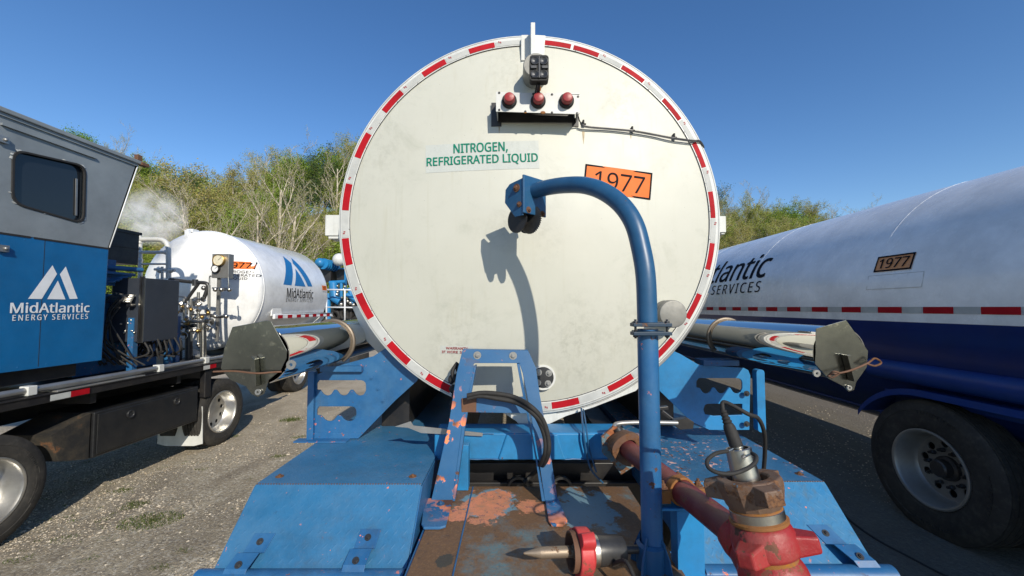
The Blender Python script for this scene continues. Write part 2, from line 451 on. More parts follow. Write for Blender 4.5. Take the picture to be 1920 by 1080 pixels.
c0 = t.mix(t.math('MULTIPLY', t.ramp(t.noise(22, 6, .7), .5, .7), .4), c0, (.10, .09, .075))
M['tyre'] = t.out(c0, .8, 0, t.bump(t.noise(40, 5), .25, .004))
M['steel'] = worn('brushed_steel', (.48, .46, .42), .3, metal=1.0, dust=(.3, .27, .22), dust_amt=.35, bump=.15)
M['tip'] = worn('tan_worn_tip', (.26, .205, .15), .5, metal=.5, rust=(.16, .09, .05), rust_amt=.45, rust_sc=20, bump=.3)
M['galv'] = worn('galvanised_steel', (.36, .36, .35), .42, metal=.75, dust=(.22, .19, .14), dust_amt=.4)
M['alu'] = worn('aluminium_wheel', (.62, .61, .58), .3, metal=.85, dust=(.28, .25, .2), dust_amt=.6)
M['grey'] = worn('grey_paint', (.20, .225, .24), .36, dust=(.18, .19, .2), dust_amt=.3, bump=.05)
M['cab_blue'] = worn('cab_blue_paint', (.006, .115, .30), .3, dust=(.03, .14, .3), dust_amt=.35, bump=.04, coat=.25)
M['cabinet'] = worn('slate_cabinet_paint', (.03, .037, .05), .34, dust=(.07, .07, .08), dust_amt=.3)
M['cast'] = plain('cast_aluminium_cap', (.27, .265, .24), .55, .3, var=.25, sc=12, bump=.2)
M['red_lens'] = plain('red_lens_plastic', (.30, .018, .02), .42, var=.25, sc=20, bump=.1)
M['brass'] = plain('brass_fitting', (.42, .28, .10), .4, .9, var=.3)
M['orange_part'] = plain('orange_primer', ORANGE, .7, var=.3, sc=12)
t = NT('dull_stainless_plate')                 # end plates of the hose tubes
c0 = t.mix(t.ramp(t.noise(7, 8, .7), .35, .7), (.17, .175, .16), (.25, .25, .225))
c0 = t.mix(t.math('MULTIPLY', t.ramp(t.noise(25, 6, .7), .58, .7), .6), c0, (.5, .48, .4))
M['plate'] = t.out(c0, .24, 1.0, t.bump(t.noise(5, 3), .1, .01))
t = NT('polished_stainless')
M['chrome'] = t.out(t.mix(t.math('MULTIPLY', t.ramp(t.noise(9, 10, .8), .55, .8), .25), (.74, .72, .68), (.3, .24, .16)),
                    t.math('ADD', t.math('MULTIPLY', t.ramp(t.noise(5, 8), .45, .8), .07), .03), 1.0, t.bump(t.noise(2, 2), .04, .01))
t = NT('dark_window_glass')
M['glass'] = t.out((.012, .016, .022), .06, 0)
t.b.inputs['Specular IOR Level'].default_value = .6
t = NT('gauge_dial')
M['dial'] = t.out(t.mix(t.ramp(t.noise(40, 3), .4, .6), (.6, .56, .42), (.7, .66, .52)), .3, 0)
# ------------------------------------------------------------------ ground and hills
def gz(x): return .039*max(-9, min(9, x))
def PG(px, py):
    p = PZ(px, py, 0)
    for _ in range(12): p = PZ(px, py, gz(p.x))
    return p
t = NT('gravel_ground')
n1 = t.noise(.35, 8, .65); n2 = t.noise(3, 10, .75); n3 = t.noise(24, 6, .8)
c = t.mix(t.ramp(n1, .35, .65), (.43, .365, .255), (.60, .52, .38))
c = t.mix(t.ramp(n2, .42, .66), c, (.35, .29, .20))
c = t.mix(t.ramp(n3, .3, .7), t.mix(.55, c, (.07, .06, .045)), c)
v = t.vor(55, out='Color'); sv_ = t.n('ShaderNodeSeparateColor'); t.set(sv_.inputs[0], v)
c = t.mix(t.math('MULTIPLY', t.ramp(sv_.outputs[0], .72, .8), .6), c, (.60, .55, .45))
c = t.mix(t.math('MULTIPLY', t.ramp(sv_.outputs[1], .8, .86), .55), c, (.09, .08, .07))
mossm = t.math('MULTIPLY', t.ramp(t.noise(.9, 9, .75), .56, .68), t.ramp(n3, .35, .6))
c = t.mix(t.math('MULTIPLY', mossm, .45), c, (.075, .085, .025))
ox = t.sep()
yard_shade = t.ramp(t.math('ADD', ox[0], t.math('MULTIPLY', t.noise(.8, 6), 1.2)), 1.6, 3.0)    # tanker's shade put into the ground colour on the right side of the yard
sandy = t.ramp(t.math('ADD', ox[1], t.math('MULTIPLY', t.noise(.5, 6), 3)), 6, 11)
c = t.mix(t.math('MULTIPLY', sandy, .7), c, t.mix(n2, (.40, .33, .24), (.58, .50, .38)))
c = t.mix(t.math('MULTIPLY', t.ramp(t.noise(1.4, 9, .7, dist=.4), .5, .7), .4), c, (.17, .13, .085))
c = t.mix(t.math('MULTIPLY', yard_shade, .85), c, t.mix(n3, (.085, .075, .062), (.14, .125, .10)))
trk = t.noise(1.0, 6, .7, vec=t.map(scale=(5, .12, 1)))
c = t.mix(t.math('MULTIPLY', t.math('MULTIPLY', yard_shade, t.ramp(trk, .5, .68)), .5), c, (.22, .2, .17))
c = t.mix(t.math('MULTIPLY', t.ramp(t.noise(.75, 5, .55, dist=.8, vec=t.map(scale=(1.6, .5, 1))), .5, .62), .38), c, (.15, .12, .085))
c = t.mix(t.math('MULTIPLY', t.ramp(t.noise(6.5, 9, .8), .57, .66), .5), c, (.13, .11, .07))
hgt = t.math('ADD', t.math('MULTIPLY', t.vor(55, 'SMOOTH_F1'), -.6), t.math('ADD', n3, t.math('MULTIPLY', n2, 1.5)))
M['ground'] = t.out(c, .9, 0, t.bump(hgt, .7, .018))
m = MB()
xs = [-900, -300, -100, -50, -30]+[-20+i for i in range(41)]+[30, 50, 100, 300, 900]
ys = [-300, -60, -20, -8]+[-5+i for i in range(36)]+[34, 40, 50, 70, 120, 300, 1500]
rnd = random.Random(3)
vs = [(x, y, gz(x)+(0 if abs(x) > 19 or y > 29 or y < -4 else rnd.uniform(-.012, .012))) for y in ys for x in xs]
nx = len(xs)
fs = [(j*nx+i, j*nx+i+1, (j+1)*nx+i+1, (j+1)*nx+i) for j in range(len(ys)-1) for i in range(nx-1)]
m.add(vs, fs, True)
tag(m.build('ground', M['ground'], fix=False), kind='structure')

def lerp_tab(tab, a):
    if a <= tab[0][0]: return tab[0][1]
    for (x0, y0), (x1, y1) in zip(tab, tab[1:]):
        if a <= x1: return y0+(y1-y0)*(a-x0)/(x1-x0)
    return tab[-1][1]
CREST = [(-1.6, 14), (-1.05, 20.0), (-.92, 13.5), (-.75, 14.2), (-.62, 14.8), (-.5, 17.5), (-.38, 20), (0, 15), (.45, 12.3), (.62, 10.5), (.78, 9.2), (.9, 6.2), (1.05, 4), (1.6, 3)]
def hz(x, y):
    a = x/max(y, 1); r = sqrt(x*x+y*y)/sqrt(1+a*a)
    h = lerp_tab(CREST, a)-1
    f = max(0, min(1, (r-33)/33)); f = f*f*(3-2*f)
    return h*f+.5*sin(x*.31)*sin(y*.23)*f+gz(x)*(1-f) - (.3 if f <= 0 else 0)
t = NT('hill_floor')
M['hill'] = t.out(t.mix(t.ramp(t.noise(.4, 9, .7), .35, .65), (.06, .055, .025), (.13, .11, .05)), .95, 0, t.bump(t.noise(2, 8), .8, .3))
m = MB(); m.grid(lambda u, v: Vector((-110+220*u, 28+82*v, hz(-110+220*u, 28+82*v))), 80, 40)
tag(m.build('hills', M['hill'], fix=False), kind='structure')

# ------------------------------------------------------------------ trees
def leafmat(name, a, b, c_):
    t = NT(name)
    oi = t.n('ShaderNodeObjectInfo').outputs['Random']
    g = t.n('ShaderNodeNewGeometry').outputs['Random Per Island']
    col = t.mix(oi, a, b)
    col = t.mix(t.math('MULTIPLY', g, .7), col, c_)
    t.out(col, .7, 0)
    tr = t.n('ShaderNodeBsdfTranslucent'); t.set(tr.inputs[0], col)
    mx = t.n('ShaderNodeMixShader'); mx.inputs[0].default_value = .3
    t.t.links.new(t.b.outputs[0], mx.inputs[1]); t.t.links.new(tr.outputs[0], mx.inputs[2])
    t.t.links.new(mx.outputs[0], t.t.nodes['Material Output'].inputs[0])
    return t.m
M['leaf_bud'] = leafmat('spring_bud_leaves', (.34, .34, .07), (.40, .30, .11), (.26, .36, .06))
M['leaf_green'] = leafmat('fresh_green_leaves', (.14, .26, .025), (.36, .42, .06), (.10, .20, .02))
M['leaf_dark'] = leafmat('dark_green_leaves', (.03, .075, .018), (.06, .10, .025), (.09, .13, .035))
t = NT('pale_birch_bark')
M['bark_pale'] = t.out(t.mix(t.ramp(t.noise(9, 6, .7, vec=t.map(scale=(1, 1, .3))), .42, .6), (.22, .185, .13), (.58, .52, .41)), .85)
M['bark_dark'] = plain('dark_bark', (.12, .09, .06), .9, var=.4)

def make_tree(seed, hgt, lean, levels, nleaf, leafsize, spread, trunk_mat, leaf_mat, bare=.0, nlimb=7, first=.3, twig=3):
    R = random.Random(seed); wood = MB(); ends = []
    def rot(d, ang, az_):
        x, y, z = frame_from(d); return (z*cos(ang)+(x*cos(az_)+y*sin(az_))*sin(ang)).normalized()
    def branch(p, d, L, r, lev):
        n = 5 if lev == 0 else (4 if lev == 1 else 3); pts = [p.copy()]; rr = [r]; q = p.copy(); dd = d.copy()
        for i in range(n):
            dd = (dd+Vector((R.uniform(-1, 1), R.uniform(-1, 1), R.uniform(-.4, 1)*.6))*(.09 if lev == 0 else .22)).normalized()
            q = q+dd*L/n; pts.append(q.copy()); rr.append(r*(1-.72*(i+1)/n) if lev else r*(1-.6*(i+1)/n))
        rr = [max(q_, .011) for q_ in rr]; wood.tube(pts, rr, 7 if lev == 0 else (5 if lev == 1 else 3), cap=False)
        if lev >= levels-1: ends.extend(pts[1:])
        if lev < levels:
            k = nlimb if lev == 0 else (5 if lev == 1 else twig)
            for j in range(k):
                f = (first+(1-first)*(j+R.random()*.6)/k) if lev == 0 else (.25+.75*(j+.5)/k)
                f = min(f, .99); i = min(int(f*n), n-1); g = f*n-i
                b = pts[i].lerp(pts[i+1], g); rb = rr[i]+(rr[i+1]-rr[i])*g
                ang = R.uniform(.45, .95)*spread
                nd = rot((pts[i+1]-pts[i]).normalized(), ang, R.uniform(0, 2*pi))
                nd = (nd+Vector((0, 0, .25))).normalized()
                branch(b, nd, L*R.uniform(.38, .62)*(1.15-.5*f if lev == 0 else .9), rb*.62, lev+1)
    branch(Vector((0, 0, -.3)), Vector((lean, 0, 1)).normalized(), hgt, hgt*.017, 0)
    lf = MB(); vs = []; fs = []
    for i in range(nleaf):
        p = R.choice(ends)+Vector((R.gauss(0, 1), R.gauss(0, 1), R.gauss(0, .8)))*leafsize*1.7
        a = Vector((R.gauss(0, 1), R.gauss(0, 1), R.gauss(0, 1))).normalized(); x, y, _ = frame_from(a)
        q = leafsize*R.uniform(.4, 1.1); o = len(vs)
        vs += [p-x*q*.5, p-y*q*.32, p+x*q*.5, p+y*q*.32]; fs.append((o, o+1, o+2, o+3))
    lf.add(vs, fs)
    return wood, lf
KINDS = [
 ('birch_tree', 'pale', make_tree(11, 10.5, -.30, 4, 3600, .085, 1.0, 0, 0, nlimb=8, first=.28), 'bark_pale', 'leaf_bud'),
 ('birch_tree', 'pale', make_tree(12, 12.6, .12, 4, 4200, .085, .85, 0, 0, nlimb=9, first=.3), 'bark_pale', 'leaf_bud'),
 ('birch_tree', 'pale', make_tree(13, 10.5, .28, 4, 4200, .09, 1.0, 0, 0, nlimb=8, first=.35), 'bark_pale', 'leaf_bud'),
 ('leafy_tree', 'green', make_tree(21, 9.5, .02, 3, 9000, .26, 1.1, 0, 0, nlimb=12, first=.3, twig=4), 'bark_dark', 'leaf_green'),
 ('leafy_tree', 'green', make_tree(22, 8.5, -.05, 3, 9000, .28, 1.25, 0, 0, nlimb=12, first=.12, twig=4), 'bark_pale', 'leaf_green'),
 ('budding_tree', 'bud', make_tree(31, 10, .05, 4, 11000, .17, .95, 0, 0, nlimb=9, first=.2), 'bark_pale', 'leaf_bud'),
 ('budding_tree', 'bud', make_tree(32, 9, -.08, 4, 11000, .18, 1.05, 0, 0, nlimb=9, first=.15), 'bark_pale', 'leaf_bud'),
 ('dark_tree', 'dark', make_tree(41, 10, 0, 3, 9000, .27, 1.0, 0, 0, nlimb=13, first=.18, twig=4), 'bark_dark', 'leaf_dark'),
]
protos = []
def tree_obj(k, loc, rz, sc, label, group, cat='tree'):
    name, _, (wd, lf), bk, lm = KINDS[k]
    if len(protos) <= k or protos[k] is None:
        while len(protos) <= k: protos.append(None)
        e = thing(name, label, cat, (0, 0, 0), group)
        wd.build('trunk', M[bk], e, fix=False); lf.build('crown', M[lm], e, fix=False)
        protos[k] = e; root = e
    else:
        src = protos[k]; root = src.copy(); C.objects.link(root)
        for ch in list(src.children):
            c_ = ch.copy(); C.objects.link(c_); c_.parent = root
    root.location = loc; root.rotation_euler = (0, 0, rz); root.scale = (sc, sc, sc)
    tag(root, label, cat, group); return root
R = random.Random(7)
# trees standing in front of the wood, each placed by itself: (picture x of the foot, distance, kind, size, turn, label)
FRONT = [
 (418, 27, 0, .86, 0.1, 'bare pale birch leaning left, rising over the top of the white nitrogen tank'),
 (432, 26, 2, .72, 2.6, 'slender forked birch beside the left-leaning birch over the white tank'),
 (470, 30, 1, .74, 1.0, 'pale birch with wide brownish crown behind the middle of the white tank'),
 (520, 31, 1, .93, 2.2, 'tallest bare birch of the left wood, top twigs against the sky'),
 (500, 27, 2, .84, .25, 'birch leaning right with long diagonal pale limbs above the white tank logo'),
 (548, 34, 0, .75, 2.9, 'thin pale birch leaning right at the far end of the white tank'),
 (356, 38, 5, 1.1, .4, 'brown budding tree behind the steam plume'),
]
for px, Y, k, s_, rz, lab in FRONT:
    x = (px-960)/760*Y; z = hz(x, Y) if Y > 33 else gz(x)
    tree_obj(k, (x, Y, z), rz, s_, lab, None)
placed = []
ROWS = [('green', 'fresh green leafy tree'), ('bud', 'yellow brown budding tree'), ('dark', 'dark green tree'), ('pale', 'pale trunked leafless birch')]
ZONES = [(0, 245, 'showing above the roof of the grey cab'), (245, 345, 'behind the steam plume on the left'), (345, 420, 'above the left part of the white nitrogen tank'),
         (420, 490, 'above the middle of the white nitrogen tank'), (490, 560, 'above the right end of the white nitrogen tank'), (560, 960, 'just left of the big round tank end'),
         (960, 1400, 'just right of the big round tank end'), (1400, 1460, 'beyond the far lettered end of the long tanker'), (1460, 1530, 'beyond the first ring seam of the long tanker'), (1530, 2000, 'low over the back of the long tanker')]
def scatter(px0, px1, Y0, Y1, n, weights, smin, smax, labels, group, mind=2.0):
    tries = 0; c_ = 0
    while c_ < n and tries < n*40:
        tries += 1
        px = R.uniform(px0, px1); Y = R.uniform(Y0, Y1); x = (px-960)/760*Y
        if any((x-a)**2+(Y-b)**2 < mind*mind for a, b in placed): continue
        placed.append((x, Y)); c_ += 1
        k = R.choices(range(len(weights)), weights)[0]
        s_ = R.uniform(smin, smax)
        fam = KINDS[k][1]
        zn = [z_[2] for z_ in ZONES if z_[0] <= px < z_[1]] or [ZONES[0][2]]
        lab = dict(ROWS)[fam]+', '+zn[0]+(', upper slope' if Y >= 54 else '')
        tree_obj(k, (x, Y, hz(x, Y)), R.uniform(0, 6.28), s_, lab, lab[:60])
LABL = {'pale': 'pale trunked leafless birch among the woods on the left hillside', 'green': 'fresh green leafy tree among the woods on the left hillside',
        'bud': 'yellow brown budding tree among the woods on the left hillside', 'dark': 'dark green tree among the woods on the left hillside'}
LABR = {k_: v_.replace('left hillside', 'right hillside beyond the tanker') for k_, v_ in LABL.items()}
scatter(150, 700, 34, 46, 42, [.6, 1, .6, 5, 5, 4, 4, .8], .55, .9, LABL, 'left hillside trees', 2.4)
scatter(120, 700, 46, 70, 82, [.2, .6, .2, 6, 6, 3, 3, 3.5], .62, .95, LABL, 'left hillside trees', 3.0)
scatter(1320, 1700, 40, 54, 34, [1, 2, 1, 1.4, 1.6, 6, 6, .6], .45, .7, LABR, 'right hillside trees', 2.4)
scatter(1320, 1700, 54, 72, 52, [.6, 2, .6, 1.2, 1, 5, 5, 1.2], .5, .78, LABR, 'right hillside trees', 2.8)

scatter(1180, 1320, 42, 66, 7, [.6, 2, .6, 1.2, 1, 5, 5, 1.2], .5, .75, LABR, '', 3)
scatter(1700, 1860, 42, 66, 9, [.6, 2, .6, 1.2, 1, 5, 5, 1.2], .45, .65, LABR, '', 3)
scatter(700, 860, 38, 62, 7, [.2, .6, .2, 6, 6, 3, 3, 3.5], .6, .85, LABL, '', 3)
# ------------------------------------------------------------------ loose stones and grass on the gravel
t = NT('loose_stones')
g = t.n('ShaderNodeNewGeometry').outputs['Random Per Island']
M['stones'] = t.out(t.mix(g, t.mix(t.ramp(t.noise(1.1, 4), .4, .6), (.28, .22, .15), (.48, .40, .29)), (.60, .53, .42)), .85)
m = MB(); vs = []; fs = []
OCT = [(1,0,0),(-1,0,0),(0,1,0),(0,-1,0),(0,0,1),(0,0,-1)]
OF = [(0,2,4),(2,1,4),(1,3,4),(3,0,4),(2,0,5),(1,2,5),(3,1,5),(0,3,5)]
def stone(x, y, s_):
    a = R.uniform(0, 6.28); o = len(vs); z = gz(x)
    for q in OCT:
        p = Vector((q[0]*R.uniform(.7, 1.3), q[1]*R.uniform(.5, 1), q[2]*R.uniform(.35, .6)))*s_
        vs.append(Vector((x+p.x*cos(a)-p.y*sin(a), y+p.x*sin(a)+p.y*cos(a), z+p.z+s_*.1)))
    for f in OF: fs.append(tuple(i+o for i in f))
for i in range(11000):
    px = R.uniform(-20, 640); py = 660+420*R.random()**.75
    p = PG(px, py)
    if p.y < 14: stone(p.x, p.y, R.uniform(.003, .008)*(1+p.y*.12)*(2.0 if R.random() < .04 else 1))
for i in range(3500):
    p = PG(R.uniform(1400, 1960), R.uniform(760, 1090)); stone(p.x, p.y, R.uniform(.003, .008)*(1+p.y*.1))
m.add(vs, fs); tag(m.build('gravel_stones', M['stones'], fix=False), 'small loose stones scattered over the gravel yard', 'gravel', kind='stuff')
M['grass'] = leafmat('yard_grass', (.06, .10, .015), (.07, .11, .02), (.16, .16, .05))
vs = []; fs = []
def tuft(px, py, wpx, n, hh):
    c_ = PG(px, py); rad = wpx/760*c_.y/2
    for i in range(int(n*1.6)):
        a = R.uniform(0, 6.28); q = rad*R.random()**.7; x = c_.x+cos(a)*q*1.6; y = c_.y+sin(a)*q
        h_ = hh*R.uniform(.3, 1); b = R.uniform(0, 6.28); wd = .0045; o = len(vs); z = gz(x)-.005
        ln = Vector((R.gauss(0, .5), R.gauss(0, .5), 1))*h_
        vs.extend([Vector((x-cos(b)*wd, y-sin(b)*wd, z)), Vector((x+cos(b)*wd, y+sin(b)*wd, z)), Vector((x, y, z))+ln]); fs.append((o, o+1, o+2))
for a in [(283,978,70,420,.045),(250,948,34,130,.035),(232,920,24,80,.03),(546,788,26,160,.07),(590,852,36,120,.04),(522,856,20,60,.04),
          (345,1034,22,60,.03),(300,1066,26,70,.03),(405,828,20,60,.04),(440,818,18,50,.03),(30,1052,30,60,.03),(120,1010,30,50,.025),(470,900,22,50,.03),
          (380,880,16,40,.03),(165,1050,26,60,.025),(560,820,20,60,.04)]: tuft(*a)
for i in range(160):
    tuft(R.uniform(20, 600), R.uniform(780, 1075), 14, 9, .018)
m = MB(); m.add(vs, fs); tag(m.build('grass', M['grass'], fix=False), 'small tufts of green grass growing in the gravel yard', 'grass', kind='stuff')
# ================================================================== the trailer in the middle
YF = 2.61; TC = Vector((.114, YF, H+.5626)); TR = 1.235
TRA = thing('tanker_trailer', 'round white tank end lettered NITROGEN, REFRIGERATED LIQUID on a chipped blue trailer', 'trailer', (TC.x, YF, 0))
RI = 1.163; DOME = .10
def domey(x, z):
    q = ((x-TC.x)**2+(z-TC.z)**2)/RI**2
    return YF-.004-DOME*(1-min(q, 1)**1.0)
def PF(px, py, off=.0):
    y = YF
    for _ in range(6):
        p = P(px, py, y); y = domey(p.x, p.z)-off
    return P(px, py, y)
# shell
m = MB()
m.lathe([(.012, TR-.004), (.03, TR), (6.4, TR), (6.6, TR-.1), (6.75, .8), (6.8, 0)], (TC.x, YF, TC.z), (0, 1, 0), 128)
m.build('tank_shell', M['tank'], TRA)
m = MB(); prof = []
for i in range(33):
    r = RI*i/32; prof.append((domey(TC.x+r, TC.z)-YF, max(r, .0005)))
m.lathe(prof, (TC.x, YF, TC.z), (0, 1, 0), 128)
cap = m.build('end_cap', M['tank'], TRA)
m = MB()          # rolled rim: flat ring, outer bead
m.lathe([(-.003, RI-.002), (-.009, RI+.004), (-.009, TR-.012), (-.001, TR+.003), (.02, TR+.006), (.05, TR+.006), (.05, TR-.01)], (TC.x, YF, TC.z), (0, 1, 0), 160)
rim = m.build('rim', M['white'], TRA)
m = MB(); m.lathe([(-.0085, RI-.001), (-.0105, RI+.0015), (-.0085, RI+.004)], (TC.x, YF, TC.z), (0, 1, 0), 160); m.build('rim_sealant', M['dark_steel'], rim)
m = MB(); m.lathe([(-.0085, TR-.011), (-.0100, TR-.0095), (-.0085, TR-.008)], (TC.x, YF, TC.z), (0, 1, 0), 160); m.build('rim_edge_line', M['galv'], rim)
def ang(px, py):
    p = P(px, py, YF); return atan2(p.z-TC.z, p.x-TC.x)
REDS = [(902,86),(812,125),(733,188),(677,272),(650,370),(653,472),(688,572),(750,660),(825,715),(1060,757),(1163,718),(1246,657),(1305,577),(1335,482),(1340,384),(1314,290),(1260,205),(1188,137),(1100,93),(1047,77)]
def arcstrip(a0, a1, r0, r1, off, n=8, th=.0015):
    mm = MB()
    def fn(u, v):
        a = a0+(a1-a0)*u; r = r0+(r1-r0)*v
        return Vector((TC.x+r*cos(a), YF-.009-off, TC.z+r*sin(a)))
    mm.grid(fn, n, 1, False); return mm
ra = sorted(ang(*q) for q in REDS)
hw = radians(4.2); prev = None
for i, a in enumerate(ra):
    h_ = hw if i not in (8,) else hw
    pts = []
    arcstrip(a-h_, a+h_, RI+.010, RI+.048+.009*cos(a-radians(215)), .0022).build('red_reflective_tape', M['red_tape'], TRA, fix=False)
    b = ra[(i+1) % len(ra)]+(2*pi if i == len(ra)-1 else 0)
    if b-a > 2*hw+.02:
        arcstrip(a+h_+.004, b-h_-.004, RI+.010, RI+.048+.009*cos(a-radians(215)), .0018, 12).build('white_reflective_tape', M['white_tape'], TRA, fix=False)
        mk = MB(); aa = b-h_-.035
        for (da, dr) in ((0, 0), (.009, 0.004)):
            c_ = Vector((TC.x+(RI+.036+dr)*cos(aa+da), YF-.0118, TC.z+(RI+.036+dr)*sin(aa+da)))
            mk.cbox(c_, (.012, .001, .007), Matrix.Rotation(-aa, 3, 'Y'))
        mk.build('tape_mark', M['red_ink'], TRA)
m = MB()
for i in range(40):
    a = 2*pi*i/40+.05; c_ = Vector((TC.x+(RI+.004)*cos(a), YF-.009, TC.z+(RI+.004)*sin(a)))
    m.cut(); m.sphere(c_, .0045, 8, 5)
m.build('rivet', M['galv'], rim)
# overlap joint of the rim ring at the top and its stains
p0 = ang(978, 75); p1 = ang(1022, 74)
arcstrip(p1, p0, RI-.03, TR-.002, .006, 6).build('rim_joint_plate', M['white'], TRA, fix=False)
def face_map(px, py, rot, off=.003, skew=0):
    c_ = PF(px, py)
    def fn(u, v):
        x = c_.x+u*cos(rot)-v*sin(rot); z = c_.z+u*sin(rot)+v*cos(rot)
        return Vector((x, domey(x, z)-off, z))
    return fn
kpx = 2.53/760
# stickers
st = lay(rect2d(217*kpx, 55*kpx, 6, 3), face_map(903.5, 293, radians(1.6), .0015)).build('hazard_sticker', M['sticker'], TRA, fix=False)
lay(text2d('NITROGEN,', 103*kpx, 21*kpx, .025), face_map(901, 278, radians(1.6), .003)).build('lettering', M['green_ink'], st, fix=False)
lay(text2d('REFRIGERATED LIQUID', 212*kpx, 20*kpx, .025), face_map(903.5, 300.5, radians(1.6), .003)).build('lettering', M['green_ink'], st, fix=False)
st = lay(rect2d(131*kpx, 53*kpx, 6, 2), face_map(1159, 341, radians(-6.2), .002)).build('number_placard', M['orange_film'], TRA, fix=False)
lay(frect(131*kpx, 53*kpx, .010), face_map(1159, 341, radians(-6.2), .0045)).build('border', M['black_ink'], st, fix=False)
lay(text2d('1977', 97*kpx, 34*kpx, .0), face_map(1162, 342, radians(-6.2), .0045)).build('lettering', M['black_ink'], st, fix=False)
st = lay(rect2d(62*kpx, 15*kpx, 2, 1), face_map(856, 656, radians(-1), .0015)).build('warranty_sticker', M['sticker'], TRA, fix=False)
lay(text2d('WARRANTY', 42*kpx, 4.6*kpx, .02), face_map(857, 653, radians(-1), .003)).build('lettering', M['red_ink'], st, fix=False)
lay(text2d('IF WIRE SEAL', 54*kpx, 4.6*kpx, .02), face_map(855, 660, radians(-1), .003)).build('lettering', M['red_ink'], st, fix=False)
M['rust_run'] = plain('thin_rust_run', (.42, .33, .2), .6, var=.3, sc=30)
# lamp box
yb = 2.53; yf = 2.405
A = P(930, 172, yf); B = P(1088, 178, yf); D_ = P(930, 209, yf); E = P(1085, 214, yf)
m = MB(); m.plate([A, B, E, D_], (0, .004, 0))
m.add([], [])
z0 = D_.z; z1 = A.z
lb = m.build('light_box', M['white'], TRA, bev=.001)
m = MB()
m.box((A.x+.004, yf+.006, z1-.012), (B.x-.004, yb, z1-.004)); m.box((A.x+.004, yf+.006, z0-.0), (A.x+.009, yb, z1-.004)); m.box((B.x-.009, yf+.006, z0-.006), (B.x-.004, yb, z1-.02))
m.build('box_shell', M['white'], lb)
m = MB(); m.box((A.x-.035, yb+.002, z0-.035), (A.x+.03, yb+.006, z0+.12)); m.box((B.x-.03, yb+.002, z0-.035), (B.x+.01, yb+.006, z0+.02)); m.box((A.x+.02, yb-.004, z0-.01), (B.x-.02, yb+.0, z1-.02))
m.build('mounting_flange', M['black'], lb)
m = MB()
for px in (955, 1009, 1062):
    c_ = P(px, 190, yf-.002); m.cut(); m.lathe([(0, .046), (.012, .045), (.02, .040), (.02, .033)], c_, (0, -1, 0), 28)
m.build('rubber_grommet', M['rubber'], lb)
for px in (955, 1009, 1062):
    c_ = P(px, 190, yf-.002); mm = MB()
    mm.lathe([(.005, .0335), (.045, .0325), (.056, .027), (.058, .020), (.059, 0.0005)], c_, (0, -1, 0), 28)
    mm.build('red_lamp', M['red_lens'], lb)
m = MB()
for px, py in ((936,174),(1000,176),(1035,177),(1084,181),(936,206),(985,209),(1035,211),(1082,212)): m.bolt(P(px, py, yf-.001), (0, -1, 0), .0042, .004)
m.build('screw', M['dark_steel'], lb)
m = MB(); m.sphere(P(1018, 211, yf-.001), .012, 10, 6, (1.3, .2, .8)); m.sphere(P(985, 211, yf-.001), .007, 10, 6, (1.2, .2, .7)); m.build('rust_spot', M['rust_orange'], lb)
for (x, y, w_, l_) in ((1094, 246, 5, 26), (1012, 216, 4, 10), (985, 214, 4, 8), (1183, 252, 3, 10), (936, 236, 3, 16)):
    c_ = PF(x, y+l_/2); lay(poly2d([(-w_*kpx/2, l_*kpx/2), (-w_*kpx*.2, -l_*kpx*.2), (0, -l_*kpx/2), (w_*kpx*.25, -l_*kpx*.1), (w_*kpx/2, l_*kpx/2)]), face_map(x, y+l_/2, 0, .0012)).build('rust_run', M['rust_run'], TRA, fix=False)
# cable
m = MB(); pts = spline([P(1084, 218, 2.46), P(1088, 229, 2.50), P(1098, 236, 2.515), P(1140, 240, 2.53), P(1184, 244, 2.54), P(1225, 251, 2.555), P(1262, 258, 2.565), P(1298, 263, 2.585), P(1312, 264, 2.595), P(1320, 275, 2.61)], 6)
m.tube(pts, .0042, 8); m.tube([p+Vector((0, -.002, -.009)) for p in pts[6:]], .0036, 8)
m.build('lamp_cable', M['dark_steel'], TRA)
m = MB()
for px, py in ((1093, 232), (1184, 244), (1262, 257)):
    c_ = PF(px, py); m.cut(); m.cbox(c_+Vector((0, -.012, 0)), (.012, .024, .034)); m.cbox(c_+Vector((.008, -.018, -.012)), (.016, .016, .01))
m.build('cable_clip', M['rubber'], TRA, bev=.003)
# work light with can and bracket
c_ = P(1003, 140, 2.53); can = MB()
can.lathe([(0, .078), (.13, .078), (.135, .073), (.136, .0005)], c_+Vector((0, 0.03, 0)), (0, -1, 0), 36)
can.build('vent_can', M['cast'], TRA)
wl = MB(); yl = 2.28
a = P(993, 103, yl); b = P(1029, 151, yl); cx = (a.x+b.x)/2; cz = (a.z+b.z)/2; hw_ = (b.x-a.x)/2; hh = (a.z-b.z)/2
def rrect(cx, cz, hw_, hh, r, y, n=5, tilt=0):
    out = []
    for (sx, sz, a0) in ((1, 1, 0), (-1, 1, pi/2), (-1, -1, pi), (1, -1, 3*pi/2)):
        for k in range(n+1):
            th = a0+pi/2*k/n; out.append(Vector((cx+sx*(hw_-r)+r*cos(th), y, cz+sz*(hh-r)+r*sin(th))))
    return out
wl.plate(rrect(cx, cz, hw_, hh, .018, yl), (0, .05, 0))
wlo = wl.build('work_light', M['rubber'], TRA, bev=.006)
m = MB()
for i in range(-4, 5): m.box((cx-hw_*.8, yl-.008, cz+i*hh*.2-.002), (cx+hw_*.8, yl, cz+i*hh*.2+.002)) if abs(i) > 3 else None
for sx in (-1, 1):
    for sz in (-1, 1):
        m.lathe([(0, .026), (.008, .024), (.004, .016), (.001, .0005)], (cx+sx*hw_*.45, yl, cz+sz*hh*.52), (0, -1, 0), 20)
